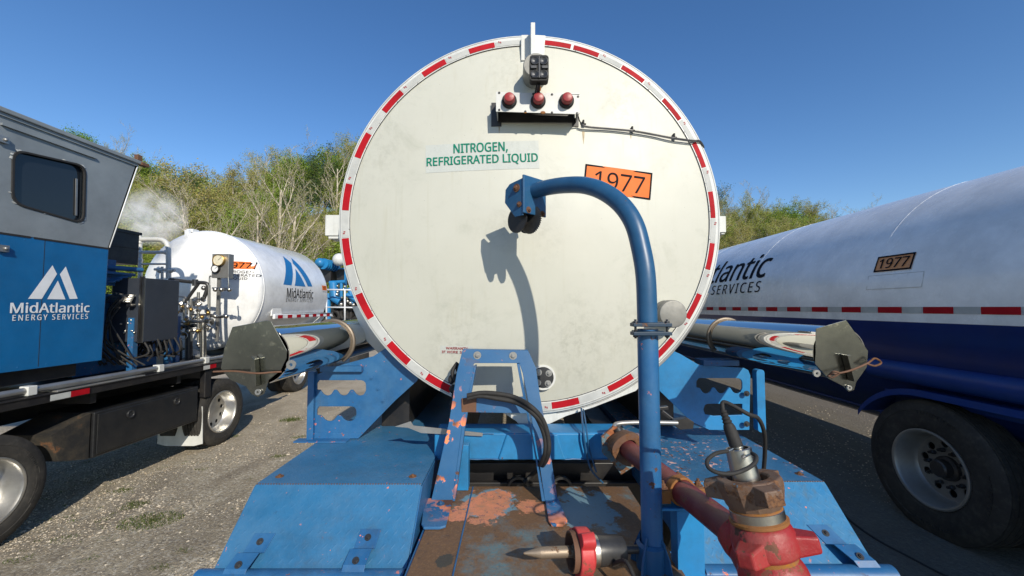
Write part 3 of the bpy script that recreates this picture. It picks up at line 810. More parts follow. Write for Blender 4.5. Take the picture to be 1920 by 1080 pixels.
m.box((cx-.005, yl-.01, cz-hh*.85), (cx+.005, yl, cz+hh*.85)); m.box((cx-hw_*.9, yl-.011, cz-.009), (cx-.015, yl, cz+.009)); m.box((cx+.015, yl-.011, cz-.009), (cx+hw_*.9, yl, cz+.009))
m.build('lamp_reflector', M['dark_steel'], wlo, bev=.002)
m = MB(); m.bar((cx, yl+.03, cz-hh), (cx-.005, 2.47, cz-hh-.07), .018, .03); m.bar((cx-.01, yl+.05, cz-hh+.01), (cx-.03, 2.45, cz-hh-.06), .008, .008); m.build('light_mount', M['black'], wlo)
m = MB(); m.sphere(P(1010, 166, 2.5), .02, 10, 6, (.8, .3, 1.2)); m.build('rust_stain', M['rust_orange'], wlo)
m = MB(); a = P(995, 70, 2.55); m.box((P(995, 52, 2.52).x, 2.50, P(1000, 133, 2.5).z), (P(1003, 52, 2.52).x, 2.62, P(1000, 52, 2.55).z)); m.build('upright_bracket', M['white'], TRA, bev=.002)
m = MB(); a0 = P(977, 72, 2.59); a1 = P(1021, 72, 2.59); m.box((a0.x, 2.575, P(1000, 112, 2.57).z), (a0.x+.02, 2.61, a0.z)); m.box((a0.x+.001, 2.585, P(1000, 116, 2.57).z), (a1.x, 2.592, a0.z-.002)); m.build('bracket_channel', M['white'], TRA, bev=.002)
# side marker boxes
m = MB(); a = P(616, 406, 2.85); b = P(640, 444, 2.85); m.box((a.x, 2.80, b.z), (TC.x-TR+.05, 2.95, a.z)); m.box((a.x+.02, 2.81, b.z-.02), (a.x+.12, 2.94, b.z)); m.build('marker_box', M['white'], TRA, bev=.003)
m = MB(); a = P(1354, 408, 2.85); b = P(1354, 438, 2.85); m.box((TC.x+TR-.03, 2.80, b.z), (a.x, 2.93, a.z)); m.box((a.x-.03, 2.81, b.z-.012), (a.x-.005, 2.92, b.z)); m.build('marker_box', M['white'], TRA, bev=.003)
# round cap, lower right
c_ = P(1247, 588, 2.585); m = MB()
m.lathe([(0, .084), (.125, .084), (.132, .080), (.134, .074), (.135, .0005)], c_, (0, -1, 0), 40)
m.lathe([(.02, .0855), (.035, .0855)], c_, (0, -1, 0), 40); m.lathe([(.075, .0855), (.085, .0855)], c_, (0, -1, 0), 40)
m.build('vacuum_cap', M['cast'], TRA)
# small round access flange at the bottom
c_ = PF(1018, 707); m = MB(); m.lathe([(0, .078), (.018, .078), (.018, .066), (.008, .066)], c_, (0, -1, 0), 36); fl = m.build('access_flange', M['white'], TRA)
m = MB(); m.lathe([(.006, .064), (.02, .064), (.03, .055), (.031, .0005)], c_, (0, -1, 0), 36); m.build('flange_cover', M['dark_steel'], fl)
m = MB()
for k in range(4): m.bolt(c_+Vector((.045*cos(.7+k*pi/2), -.03, .045*sin(.7+k*pi/2))), (0, -1, 0), .012, .012)
m.build('bolt', M['galv'], fl)
# saddle below the rim
pts = [(862,722),(905,765),(945,775),(968,790),(985,812),(994,823),(1006,812),(1030,795),(1062,780),(1112,764),(1192,733),(1235,690),(1150,690),(950,690)]
m = MB(); m.plate([P(x, y, YF+.03) for x, y in pts], (0, .012, 0)); sd = m.build('saddle_plate', M['white'], TRA, bev=.002)
m = MB()
for r_, y_ in ((TR+.018, .03), (TR+.03, .045), (TR+.014, .06)):
    m.tube([Vector((TC.x+r_*cos(a), YF+y_, TC.z+r_*sin(a))) for a in [radians(q) for q in range(-82, -20, 3)]], .005, 8)
m.build('edge_cables', M['galv'], TRA)
m = MB(); m.plate([P(x, y, YF+.35) for x, y in ((660,575),(686,572),(760,690),(740,692),(688,640))], (0, .5, 0)); m.build('side_skirt', M['white'], TRA)

# ------------------------------------------------------------------ hose tubes
M['band'] = worn('weathered_band', (.16, .13, .10), .45, metal=.5, dust=(.25, .2, .14), dust_amt=.5)
def hose_tube(Ye, Xc, zc, plate_px, rib, lug_px, wirepts, band_px):
    r = .138 if Xc < 0 else .122; m = MB()
    m.lathe([(0, r-.004), (0, r), (4.2, r), (4.2, r-.004)], (Xc, Ye, zc), (0, 1, 0), 72)
    tb = m.build('hose_tube', M['chrome'], TRA)
    m = MB(); m.plate([P(x, y, Ye-.004) for x, y in plate_px], (0, -.005, 0)); pl = m.build('end_plate', M['plate'], tb, bev=.001)
    m = MB(); m.plate([P(x, y, Ye-.012) for x, y in rib], (0, -.035, 0)); m.build('plate_rib', M['plate'], pl, bev=.001)
    m = MB()
    for x, y, q in lug_px: m.cut(); m.lathe([(-.004, q), (.004, q), (.004, q*.38), (-.004, q*.38), (-.004, q)], P(x, y, Ye-.016), (0, 1, 0), 20)
    m.build('lug', M['galv'], pl)
    m = MB(); m.tube(spline(wirepts, 5), .0042, 7); m.build('twisted_wire', M['rust'], pl)
    m = MB(); Yb = band_px
    m.tube([Vector((Xc+(r+.006)*cos(a), Yb, zc+(r+.006)*sin(a))) for a in [radians(q) for q in range(-60, 231, 8)]], .012, 8)
    m.build('strap_band', M['band'], tb)
    m = MB(); m.box((Xc-.05 if Xc < 0 else Xc-.25, 2.66, zc-r-.05), (Xc+.22 if Xc < 0 else Xc-.02, 2.80, zc-r-.015)); m.build('support_pad', M['blue'], tb)
    return tb
pc = P(492, 664, 1.95)
hose_tube(1.95, -1.20, P(0, 667, 1.95).z, [(437,613),(500,601),(509,602),(539,657),(538,672),(527,695),(505,712),(497,738),(484,744),(472,738),(462,724),(433,712),(415,690),(422,653)],
          [(477,722),(489,722),(486,672),(480,666)], [(484,735,.014),(546,684,.022)],
          [P(400,697,1.93), P(440,696,1.92), P(480,700,1.90), P(510,698,1.92), P(528,697,1.935)], 2.72)
hose_tube(1.87, 1.50, P(0, 662, 1.87).z, [(1529,616),(1585,600),(1626,658),(1624,688),(1604,716),(1600,731),(1590,734),(1580,724),(1551,709),(1528,683)],
          [(1577,664),(1583,664),(1598,708),(1590,713)], [(1592,727,.011),(1531,700,.016)],
          [P(1552,706,1.83), P(1562,697,1.80), P(1573,700,1.80), P(1560,708,1.81), P(1556,703,1.82), P(1590,696,1.82), P(1625,682,1.83), P(1640,672,1.83), P(1652,680,1.82), P(1640,686,1.82), P(1626,682,1.83)], 2.85)

# ------------------------------------------------------------------ fenders
FZ = H-.867
def fender(xo, xi, yfr, drop, tread_t, tread_f, mir):
    """top plate, sloping front plate, sides"""
    m = MB(); yb_ = 5.2; zt = FZ
    yl_ = yfr-.27; zl = zt-drop
    m.plate([(xo, yfr, zt), (xi, yfr, zt), (xi, yb_, zt), (xo, yb_, zt)], (0, 0, -.008))
    fd = m.build('fender', tread_t, TRA, bev=.002)
    m = MB(); m.plate([(xo-.0*mir, yfr-.001, zt-.001), (xi, yfr-.001, zt-.001), (xi, yl_, zl), (xo, yl_, zl)], (0, .006, -.008))
    m.build('front_slope', tread_f, fd, bev=.002)
    m = MB()
    for x in (xo, xi): m.plate([(x, yfr, zt-.010), (x, yb_, zt-.010), (x, yb_, zt-.22), (x, yfr+.05, zt-.25), (x, yl_+.01, zl-.2), (x, yl_+.01, zl-.006)], (.006*(1 if x == xi and mir < 0 or x == xo and mir > 0 else -1), 0, 0))
    m.plate([(xo, yl_, zl-.004), (xi, yl_, zl-.004), (xi, yl_, zl-.16), (xo, yl_, zl-.16)], (0, .006, 0))
    m.build('side_skirts', M['blue'], fd)
    m = MB(); k = 60
    for i in range(k):
        x = xo+(xi-xo)*(i+.5)/k; m.sphere((x, yfr, zt+.001), .0035, 6, 4, (1.6, 1, .6))
    m.build('weld_bead', M['rust'], fd)
    m = MB()
    for x in (xo*.92+xi*.08, xo*.08+xi*.92): m.bolt((x, yfr+.09, zt), (0, 0, 1), .012, .008)
    m.build('bolt', M['rust'], fd)
    m = MB(); m.tube([(xo+.04*mir, yl_-.038, zl-.022), (xi, yl_-.038, zl-.022)], .042, 24); m.build('fender_tube', M['blue'], fd)
    return fd, yl_, zl
FL, yl_, zl_ = fender(P(480, 900, 2.03).x, P(790, 900, 2.03).x, 2.03, .235, M['blue_tread'], M['blue_tread'], -1)
FR, ylr, zlr = fender(P(1545, 888, 2.06).x, P(1262, 888, 2.06).x, 2.06, .235, M['blue_tread_worn'], M['blue_tread_streak'], 1)
def strap(fd, p1, p2, yfr, yl, zl, b1, b2):
    """bent bar bolted on the slope and on the tube"""
    def on(px, py):                         # intersect with slope plane
        n = Vector((0, -(FZ-zl), (yfr-yl))).normalized(); r = ray(px, py); o = Vector((0, 0, H)); q = Vector((0, yfr, FZ))
        return o+r*((q-o).dot(n)/r.dot(n)), n
    a, n = on(*p1); b, _ = on(*p2)
    m = MB(); wv = Vector((.046, 0, 0)); d = (b-a)
    pts = [a+n*.004-d*.55, a+n*.004+d*.45, a+d*.62+n*.04, b+d*.45+n*.055, b+d*1.1+n*.035]
    top = [p-wv for p in pts]+[p+wv for p in pts]
    k = len(pts); vs = top+[p-n*.006 for p in top]
    fs = [(i, i+1, k+i+1, k+i) for i in range(k-1)]+[(2*k+k+i, 2*k+k+i+1, 2*k+i+1, 2*k+i) for i in range(k-1)]
    fs += [(i, 2*k+i, 2*k+i+1, i+1) for i in range(k-1)]+[(k+i+1, 3*k+i+1, 3*k+i, k+i) for i in range(k-1)]+[(0, k, 3*k, 2*k), (k-1, 3*k-1, 4*k-1, 2*k-1)]
    m.add(vs, fs); s_ = m.build('fender_strap', M['blue'], fd, bev=.002)
    m = MB(); m.bolt(a+n*.005-d*.1, n, .0085, .008); m.bolt(b+n*.054+d*.25, n, .0085, .008); m.build('strap_bolt', M['dark_steel'], fd)
strap(FL, (486, 1020), (463, 1058), 2.03, yl_, zl_, 0, 0)
strap(FL, (689, 1012), (676, 1050), 2.03, yl_, zl_, 0, 0)
strap(FR, (1551, 1004), (1590, 1042), 2.06, ylr, zlr, 0, 0)

# ------------------------------------------------------------------ slotted brackets beside the tank
def slot(x0, x1, y0, y1, waves, Y, flip=False, flat=False):
    """slot with three notches in its lower edge (picture coordinates at distance Y)"""
    pts = []; r = (y1-y0)/2
    pts += [(x0+4, y0), (x1-9, y0)] + [(x1-9+9*sin(a), y0+9-9*cos(a)) for a in (pi/6, pi/3, pi/2)]
    pts += [(x1, y1-10)]
    n = waves; wv = (x1-x0)/n
    for i in range(n):
        xa = x1-i*wv
        for k in range(1, 6):
            f = k/6; pts.append((xa-wv*.72*f, y1-6+6*sin(pi*f)))
        pts.append((xa-wv*.80, y1-11)); pts.append((xa-wv*.95, y1-11))
    pts.append((x0, y1-12)); pts.append((x0, y0+6))
    return [P(a, b, Y) for a, b in pts][::-1]
m = MB(); Yb = 2.70
outl = [(578,700),(584,696),(592,698),(594,702),(640,684),(700,668),(742,640),(790,700),(782,714),(740,752),(672,822),(580,822),(578,815)]
m.plate([P(x, y, Yb) for x, y in outl], (0, .012, 0), [slot(594, 686, 713, 742, 3, Yb), slot(594, 668, 762, 790, 2, Yb)])
bl = m.build('slotted_bracket', M['blue'], TRA, bev=.0015)
m = MB(); m.box(P(577,698,Yb-.03), P(593,822,Yb+.02)); m.build('bracket_flange', M['blue'], bl, bev=.003)
m = MB(); m.box(P(580,812,Yb-.005), P(672,822,Yb+.0)); m.box(Vector((P(580,0,Yb).x, Yb-.07, FZ+.001)), Vector((P(672,0,Yb).x, Yb, FZ+.009))); m.build('foot_angle', M['blue'], bl, bev=.002)
m = MB()
for x, y in ((697,708),(709,729),(718,751)): m.bolt(P(x, y, Yb), (0, -1, 0), .011, .008)
m.build('bolt', M['blue'], bl)
m = MB(); outl = [(1245,650),(1276,664),(1310,684),(1395,690),(1403,694),(1407,704),(1405,806),(1330,806),(1296,790),(1232,728),(1200,690)]
Yb = 2.62+.06
m.plate([P(x, y, Yb) for x, y in outl], (0, .012, 0), [[p for p in slot(1306, 1392, 709, 738, 3, Yb)], [P(a, b, Yb) for a, b in ((1328,757),(1392,757),(1392,778),(1338,780),(1334,779),(1322,777),(1319,768),(1322,759))][::-1]])
br = m.build('slotted_bracket', M['blue_bright'], TRA, bev=.0015)
m = MB(); m.plate(rrect((P(1394,0,Yb).x+P(1408,0,Yb).x)/2, (P(0,695,Yb).z+P(0,805,Yb).z)/2, .026, .2, .02, Yb-.03), (0, .05, 0)); m.build('bracket_flange', M['blue_bright'], br, bev=.002)
m = MB()
for y in (738, 795): m.bolt(P(1400, y, Yb-.03), (0, -1, 0), .011, .008)
m.build('bolt', M['dark_steel'], br)

# ------------------------------------------------------------------ deck, beams, A-frame
DZ = H-1.02
t = NT('worn_deck_plate')
base = t.mix(t.ramp(t.noise(2.6, 12, .72), .35, .47), (.10, .165, .185), (.13, .072, .036))
base = t.mix(t.math('MULTIPLY', t.ramp(t.noise(11, 10, .75), .5, .62), .75), base, t.mix(t.noise(20, 4), (.20, .10, .04), (.10, .065, .04)))
def dpatch(px, py, rad, dens, col, base, sc=8, stretch=(1, 1, 1)):
    o = PZ(px, py, DZ); vm = t.n('ShaderNodeVectorMath', operation='DISTANCE')
    v1 = t.map(scale=stretch); t.set(vm.inputs[0], v1); vm.inputs[1].default_value = ((o.x-TC.x)*stretch[0], (o.y-YF)*stretch[1], DZ*stretch[2])
    f = t.math('ADD', t.math('MULTIPLY', vm.outputs['Value'], 1/rad), t.math('MULTIPLY', t.math('SUBTRACT', t.noise(sc, 12, .72), .5), dens))
    pm = t.math('MULTIPLY', t.ramp(f, .9, 1.0, True), t.ramp(t.noise(55, 8, .8), .33, .42))
    return t.mix(pm, base, col), pm
base = t.mix(t.math('MULTIPLY', t.ramp(t.noise(75, 5, .8), .5, .62), .55), base, (.24, .135, .06))
base = t.mix(t.math('MULTIPLY', t.ramp(t.noise(38, 8, .8), .56, .64), .6), base, (.035, .03, .03))
oc = t.mix(t.ramp(t.noise(18, 8, .7), .4, .65), (.62, .23, .12), (.40, .19, .10))
oc = t.mix(t.ramp(t.noise(30, 9, .85), .56, .60), oc, t.mix(t.noise(9, 2), (.02, .05, .14), (.16, .09, .05)))
base, pm1 = dpatch(925, 945, .14, 3.0, (.13, .24, .30), base, 5)
base, pm1 = dpatch(1100, 950, .19, 3.6, (.13, .22, .27), base, 5)
base, pm = dpatch(918, 948, .15, 3.2, oc, base, 7)
base, pm_ = dpatch(858, 965, .065, 2.2, oc, base, 11)
base, pm_ = dpatch(995, 950, .07, 3.0, oc, base, 12)
base, pm_ = dpatch(835, 1050, .045, 2.4, (.05, .045, .035), base, 14)
M['deck'] = t.out(base, t.math('ADD', .38, t.math('MULTIPLY', t.noise(8, 8), .35)), 0, t.bump(t.noise(28, 10, .75), .5, .004))
a = PZ(765, 1080, DZ); b = PZ(832, 912, DZ)
xl = -.395; xr = .66
m = MB(); m.plate([(xl-.015, .75, DZ), (xr, .75, DZ), (xr, 2.36, DZ), (xl, 2.36, DZ)], (0, 0, -.01)); m.build('deck_plate', M['deck'], TRA, bev=.002)
m = MB(); m.box((xl-.02, .75, DZ-.16), (xl+.05, 2.36, DZ-.011)); m.cut(); m.box((xr-.05, .75, DZ-.16), (xr, 2.36, DZ-.011)); m.build('frame_rail', M['blue'], TRA, bev=.003)
sx = PZ(868, 1000, DZ).x
m = MB(); m.tube([(sx, .8, DZ), (sx-.004, 1.5, DZ+.001), (sx, 2.35, DZ+.0005)], .0035, 8); m.build('deck_weld_seam', M['blue'], TRA)
zb0 = P(900, 862, 2.42).z; zb1 = P(900, 812, 2.42).z; xa = P(814, 840, 2.42).x; xb = P(1172, 840, 2.42).x
m = MB(); m.box((xa, 2.42, zb0), (xb, 2.62, zb1)); xm0 = P(950, 0, 2.4).x; xm1 = P(1042, 0, 2.4).x
m.plate([(xm0-.05, 2.405, zb0+.004), (xm1+.05, 2.405, zb0+.004), (xm1, 2.405, zb1-.006), (xm0, 2.405, zb1-.006)], (0, .02, 0)); m.build('cross_beam', M['blue_bright'], TRA, bev=.012, seg=3)
m = MB(); m.plate([P(x, y, 2.40) for x, y in ((740,800),(765,802),(790,812),(850,815),(905,818),(905,812),(850,806),(775,798),(770,790),(755,795))], (0, .004, 0)); m.build('bent_tag', M['galv'], TRA)
m = MB(); m.box(P(838, 826, 2.38), P(878, 920, 2.30)); m.build('frame_post', M['blue_bright'], TRA, bev=.003)
m = MB(); m.box((-.8, 2.75, .35), (1.0, 2.85, P(0, 868, 2.75).z)); m.box((-.42, 2.66, .3), (.95, 2.70, P(0, 905, 2.66).z)); m.build('rear_axle_beam', M['black'], TRA, bev=.005)
m = MB()
for px in (972, 1052): m.cut(); m.lathe([(0, .07), (-.03, .07), (-.03, .055), (0, .055)], P(px, 912, 2.64), (0, 1, 0), 28)
m.build('pipe_stub', M['dark_steel'], TRA)
m = MB(); m.box((-.95, 3.0, .55), (-.75, 8.6, 1.35)); m.box((.98, 3.0, .55), (1.18, 8.6, 1.35)); m.box((-.55, 3.0, .55), (-.40, 8.8, 1.0)); m.box((.62, 3.0, .55), (.78, 8.8, 1.0)); m.build('chassis_rail', M['black'], TRA)
# trailer wheels under the fenders
for x in (-.98, 1.21):
    for y in (3.3, 4.6):
        m = MB(); m.lathe([(-.14, .32), (-.145, .44), (-.12, .49), (.12, .49), (.145, .44), (.14, .32), (-.14, .32)], (x, y, gz(x)+.49), (1, 0, 0), 40); m.build('wheel', M['tyre'], TRA)
# weld beads and grease nipples on the frame
for (a_, b_) in (((xa, 2.418, zb0+.004), (xb, 2.418, zb0+.004)), ((xa+.02, 2.418, zb1-.004), (xa+.35, 2.418, zb1-.004))):
    m = MB(); n_ = 40; a_ = Vector(a_); b_ = Vector(b_)
    m.tube([a_.lerp(b_, i/n_)+Vector((0, random.Random(i).uniform(-.001, .001), random.Random(i+99).uniform(-.0015, .0015))) for i in range(n_+1)], [.003+.0014*(i % 2) for i in range(n_+1)], 6); m.build('weld_bead', M['blue'], TRA)
# A-frame: sloping legs cut from channel
def YA(py): return 2.14+(985-py)/(985-655)*.18
def pa(x, y, dy=0): return P(x, y, YA(y)+dy)
def aplate(pts, th, mat, name, par, holes=(), bev=.002):
    m = MB(); m.plate([pa(x, y) for x, y in pts], (0, th, 0), [[pa(x, y) for x, y in h][::-1] for h in holes]); return m.build(name, mat, par, bev=bev)
M['blue_frame'] = worn('chipped_frame_blue', (.012, .09, .22), .4, chip=(.80, .24, .10), chip_amt=.425, chip_sc=13, rust_amt=.34, rust_sc=6, rust=(.07, .03, .02), dust=(.08, .18, .3), dust_amt=.35)
M['foot'] = worn('flaking_foot_paint', (.02, .11, .26), .45, chip=(.62, .22, .12), chip_amt=.55, chip_sc=16, rust_amt=.3, rust_sc=12, dust=(.12, .2, .26), dust_amt=.5)
top = aplate([(868,655),(990,657),(998,684),(973,681),(968,681),(890,681),(885,686),(862,690)], .05, M['blue_frame'], 'rack_frame', TRA)
aplate([(867,657),(889,686),(884,712),(866,800),(848,940),(808,940),(822,880),(842,790),(856,700)], .012, M['blue_frame'], 'leg', top)
aplate([(889,686),(893,686),(872,800),(853,940),(848,940),(866,800)], .06, M['blue_frame'], 'leg_flange', top)
aplate([(991,659),(1005,690),(1012,740),(1027,820),(1040,900),(1047,945),(1022,940),(1010,860),(994,770),(980,700),(974,682)], .012, M['blue_frame'], 'leg', top)
aplate([(974,682),(969,682),(976,720),(990,790),(1004,860),(1016,940),(1022,940)], .06, M['blue_frame'], 'leg_flange', top)
aplate([(868,745),(872,742),(984,745),(992,772),(985,775),(866,773)], .02, M['blue_frame'], 'cross_bar', top)
m = MB(); m.box(pa(866, 746)+Vector((0, -.004, 0)), pa(893, 773)+Vector((0, -.001, 0))); m.build('rusty_patch', M['rust'], top, bev=.002)
m = MB(); m.bolt(pa(895, 666)+Vector((0, -.002, 0)), (0, -1, 0), .013, .01); m.bolt(pa(962, 667)+Vector((0, -.002, 0)), (0, -1, 0), .013, .01); m.build('bolt', M['galv'], top)
for q in ([(796,938),(850,938),(836,990),(826,993),(794,993),(790,986)], [(1022,938),(1047,938),(1064,980),(1056,988),(1034,988),(1028,980)]):
    m = MB(); m.plate([PZ(x, y, DZ+.003) for x, y in q], (0, 0, .012)); m.build('foot_plate', M['foot'], top, bev=.004)
m = MB(); m.bolt(PZ(826, 945, DZ+.015), (0, 0, 1), .012, .01); m.bolt(PZ(1037, 945, DZ+.015), (0, 0, 1), .012, .01); m.build('foot_bolt', M['blue'], top)

# ------------------------------------------------------------------ davit post and arm
pz_ = Vector((.546, 1.64, DZ))
r0 = .0405
m = MB(); zc = P(1207, 612, 1.64).z
m.tube([(pz_.x+.006, 1.64, DZ), (pz_.x, 1.64, zc-.01)], r0, 36)
post = m.build('davit_post', M['blue'], TRA)
m = MB()
for k in range(4):
    a = pi/4+k*pi/2; d = Vector((cos(a), sin(a), 0))
    m.plate([pz_+d*.039, pz_+d*.085, pz_+d*.075+Vector((0, 0, .05)), pz_+d*.041+Vector((0, 0, .13))], Vector((-d.y, d.x, 0))*.008)
m.lathe([(0, .055), (.09, .055), (.1, .042)], pz_, (0, 0, 1), 32)
m.build('gusset', M['blue_clean'], post)
M['clamp'] = worn('dark_clamp_paint', (.008, .03, .06), .5, rust=(.06, .03, .02), rust_amt=.4, rust_sc=12)
m = MB()
for zz in (zc-.030, zc+.004):
    m.cut(); m.lathe([(0, .041), (0, .062), (.014, .062), (.014, .041)], (pz_.x, 1.64, zz), (0, 0, 1), 36)
    m.cbox((pz_.x, 1.60, zz+.0045), (.15, .05, .014))
m.build('clamp_flange', M['clamp'], post, bev=.002)
m = MB()
for dx in (-.062, .062):
    m.cut(); m.tube([(pz_.x+dx, 1.595, zc-.045), (pz_.x+dx, 1.595, zc+.03)], .005, 8)
    m.lathe([(0, .01), (.01, .01)], (pz_.x+dx, 1.595, zc-.04), (0, 0, 1), 6, cap=True); m.lathe([(0, .01), (.01, .01)], (pz_.x+dx, 1.595, zc+.013), (0, 0, 1), 6, cap=True)
m.build('clamp_bolt', M['dark_steel'], post)
def YD(px): return 2.030/((px-960)/760+.905)
ap = [Vector((pz_.x, 1.64, zc)), Vector((pz_.x-.001, 1.64, P(0, 520, 1.64).z))]
for x, y in ((1201,462),(1188,418),(1165,384),(1133,360),(1098,348),(1062,347),(1030,351),(1002,358)):
    ap.append(P(x, y, YD(x)))
ap[1].x = pz_.x-.004
m = MB(); m.tube(spline(ap, 8), r0-.001, 36); arm = m.build('davit_arm', M['blue_clean'], post)
# pulley head
e = ap[-1]; d = (ap[-1]-ap[-2]).normalized(); dh = Vector((d.x, d.y, 0)).normalized(); sd_ = Vector((dh.y, -dh.x, 0)); up = Vector((0, 0, 1))
if sd_.y > 0: sd_ = -sd_      # towards the camera side
HM = Matrix((dh, sd_, up)).transposed()
dn = (dh*.97-up*.1).normalized()
m = MB(); c_ = e+dh*.0+up*(-.03); m.cbox(c_, (.012, .17, .20), HM); hd = m.build('head_plate', M['blue_clean'], arm, bev=.004)
m = MB()
for s_ in (-.072, .045):
    o = e+sd_*(-s_)+dh*.006
    m.cut(); m.plate([o+up*.055, o+dh*.10+up*.045, o+dh*.135+up*.02, o+dh*.14-up*.05, o+dh*.06-up*.14, o-up*.14], sd_*.008)
m.build('side_cheek', M['blue_clean'], hd, bev=.002)
m = MB(); o = e+dh*.07+up*.0; m.cbox(o+up*.045, (.12, .11, .008), HM); m.build('head_cover', M['blue_clean'], hd)
m = MB(); o = e+dh*.085-up*.145
m.lathe([(-.05, .066), (-.044, .066), (-.044, .04), (.02, .04), (.02, .072), (.028, .072), (.028, .0005)], o+sd_*.02, sd_, 36); m.build('winch_drum', M['black'], hd)
m = MB(); o = e+dh*.035-up*.145; k = 40
pts = []
for i in range(k*2):
    a = pi*i/k; rr = .078 if i % 2 else .070; pts.append(o+dh*cos(a)*rr+up*sin(a)*rr)
m.plate(pts, sd_*-.012); m.build('gear_wheel', M['dark_steel'], hd)
m = MB()
for a_, b_ in ((-.06, .04), (-.055, -.085), (.05, -.08)): m.bolt(c_+sd_*a_+up*b_-dh*.006, -dh, .010, .01)
m.bolt(e+dh*.05+sd_*.083+up*.01, sd_, .013, .012); m.bolt(e+dh*.03+sd_*.083-up*.08, sd_, .009, .01)
m.build('bolt', M['rust'], hd)
m = MB(); m.tube([e+dh*.06-sd_*.06-up*.01, e+dh*.10-sd_*.12-up*.03, e+dh*.16-sd_*.13-up*.02], .009, 8); m.build('crank_handle', M['dark_steel'], hd)

# ------------------------------------------------------------------ red charge pipe with clamp, post and hammer union
m = MB(); pa_ = P(1172, 838, 2.2); pb_ = P(1395, 1012, 1.30)
pdir = (pb_-pa_).normalized()
m.tube([pa_, pb_+pdir*.05], .047, 32); rp = m.build('charge_pipe', M['red_pipe'], TRA)
m = MB(); m.lathe([(-.05, .05), (-.05, .075), (.0, .08), (.02, .085), (.05, .085), (.05, .05)], pa_, pdir, 30, rf=lambda th, i: 1+.07*cos(3*th)); m.build('pipe_flange', M['rust'], rp)
m = MB(); m.plate([P(x, y, 2.26) for x, y in ((1128,820),(1150,800),(1172,805),(1190,830),(1188,875),(1165,890),(1150,870),(1130,850))], (0, .02, 0)); m.build('rusty_bracket', worn('rusty_orange_chipped', (.10, .17, .2), .7, rust=(.1, .04, .02), rust_amt=.5, rust_sc=6, chip=(.75, .22, .08), chip_amt=.55, chip_sc=12), rp)
cc = pa_.lerp(pb_, .60); xx, yy, _ = frame_from(pdir)
m = MB(); m.lathe([(-.02, .048), (-.02, .056), (.02, .056), (.02, .048)], cc, pdir, 30)
for s_ in (-1, 1):
    o = cc+xx*s_*.075; m.cbox(o-up*.015, (.05, .04, .05), None); 
m.build('pipe_clamp', M['rust_orange'], rp, bev=.003)
m = MB()
for s_ in (-1, 1): m.bolt(cc+xx*s_*.075+up*.012, (0, 0, 1), .011, .02)
m.build('clamp_bolt', M['rust'], rp)
m = MB(); o = cc-up*.055
m.cbox(o-up*.004, (.20, .075, .01)); 
m.box((o.x-.03, o.y-.035, H-1.08), (o.x+.075, o.y+.035, o.z-.01)); m.build('pipe_stand', M['blue_bright'], rp, bev=.002)
m = MB(); m.plate([(o.x-.14, o.y-.34, H-1.10), (.98, o.y-.34, H-1.10), (.98, o.y+.22, H-1.10), (o.x-.14, o.y+.22, H-1.10)], (0, 0, -.01)); m.build('pipe_shelf', worn('shelf_blue_worn', (.02, .16, .40), .45, rust_amt=.45, rust_sc=5, chip=ORANGE, chip_amt=.4, chip_sc=20, dust=(.2, .17, .13), dust_amt=.5), rp)

ax = (P(1392, 868, 1.22)-P(1436, 1035, 1.18)).normalized()      # lean of the union stack
O = P(1437, 1030, 1.19)
ux, uy, _ = frame_from(ax)
def lug(n, amp, wdt, ph=0):
    def f(th, i=0):
        a = ((th-ph) % (2*pi/n)); a = min(a, 2*pi/n-a); return 1+amp*max(0, 1-(a/wdt)**4) if a < wdt else 1.0
    return f
# red body: tee below, wing nut above
rb = MB(); rb.lathe([(-.012, .070), (-.006, .084), (.004, .087), (.035, .086), (.058, .080), (.070, .0755), (.073, .068)], O, ax, 48)
def lugblock(mm, ang_, r0_, r1_, h0, h1, w0, w1, ox=None, axx=None, u_=None, v_=None):
    """a tapered lug with a flat outer face"""
    u_ = u_ or ux; v_ = v_ or uy; axx = axx or ax; ox = ox or O
    d = u_*cos(ang_)+v_*sin(ang_); s2 = v_*cos(ang_)-u_*sin(ang_)
    f = lambda r, h, w__: ox+d*r+axx*h+s2*w__
    vs = [f(r0_, h0, -w0), f(r0_, h0, w0), f(r0_, h1, w0), f(r0_, h1, -w0), f(r1_, h0+.008, -w1), f(r1_, h0+.008, w1), f(r1_, h1-.010, w1), f(r1_, h1-.010, -w1)]
    mm.add(vs, [(0, 3, 2, 1), (4, 5, 6, 7), (0, 1, 5, 4), (1, 2, 6, 5), (2, 3, 7, 6), (3, 0, 4, 7)])
def dirang(dv): return atan2(dv.dot(uy), dv.dot(ux))
aR = dirang(Vector((.85, -.35, 0)))
for k in range(3): lugblock(rb, aR+k*2*pi/3, .06, .132, -.012, .048, .038, .024)
nut = rb.build('wing_nut', M['red_worn'], rp, bev=.007, seg=3)
m = MB(); m.sphere(O-ax*.075, .092, 36, 20, (1, 1, 1)); m.tube([O-ax*.07, O-ax*.32], .075, 32)
m.tube([pb_+pdir*.0, O-ax*.09+Vector((-.02, 0, 0))], .062, 30)
m.build('tee_body', M['red_worn'], rp)
m = MB(); m.lathe([(-.04, .06), (-.035, .072), (.0, .074), (.02, .07), (.02, .06)], pb_.lerp(O, .1), (O-ax*.09-pb_).normalized(), 40); m.build('pipe_collar', M['red_worn'], rp)
m = MB(); m.lathe([(-.055, .05), (-.06, .07), (-.03, .078), (-.012, .07)], O-ax*.0, ax, 40); m.build('worn_seat', M['rust_orange'], rp)
m = MB(); m.lathe([(.068, .068), (.074, .077), (.082, .078), (.086, .071)], O, ax, 48); m.build('rusty_ring', M['rust_orange'], rp)
m = MB(); m.lathe([(.080, .068), (.084, .0715), (.108, .0715), (.110, .069)], O, ax, 48); m.build('steel_ring', M['steel'], rp)
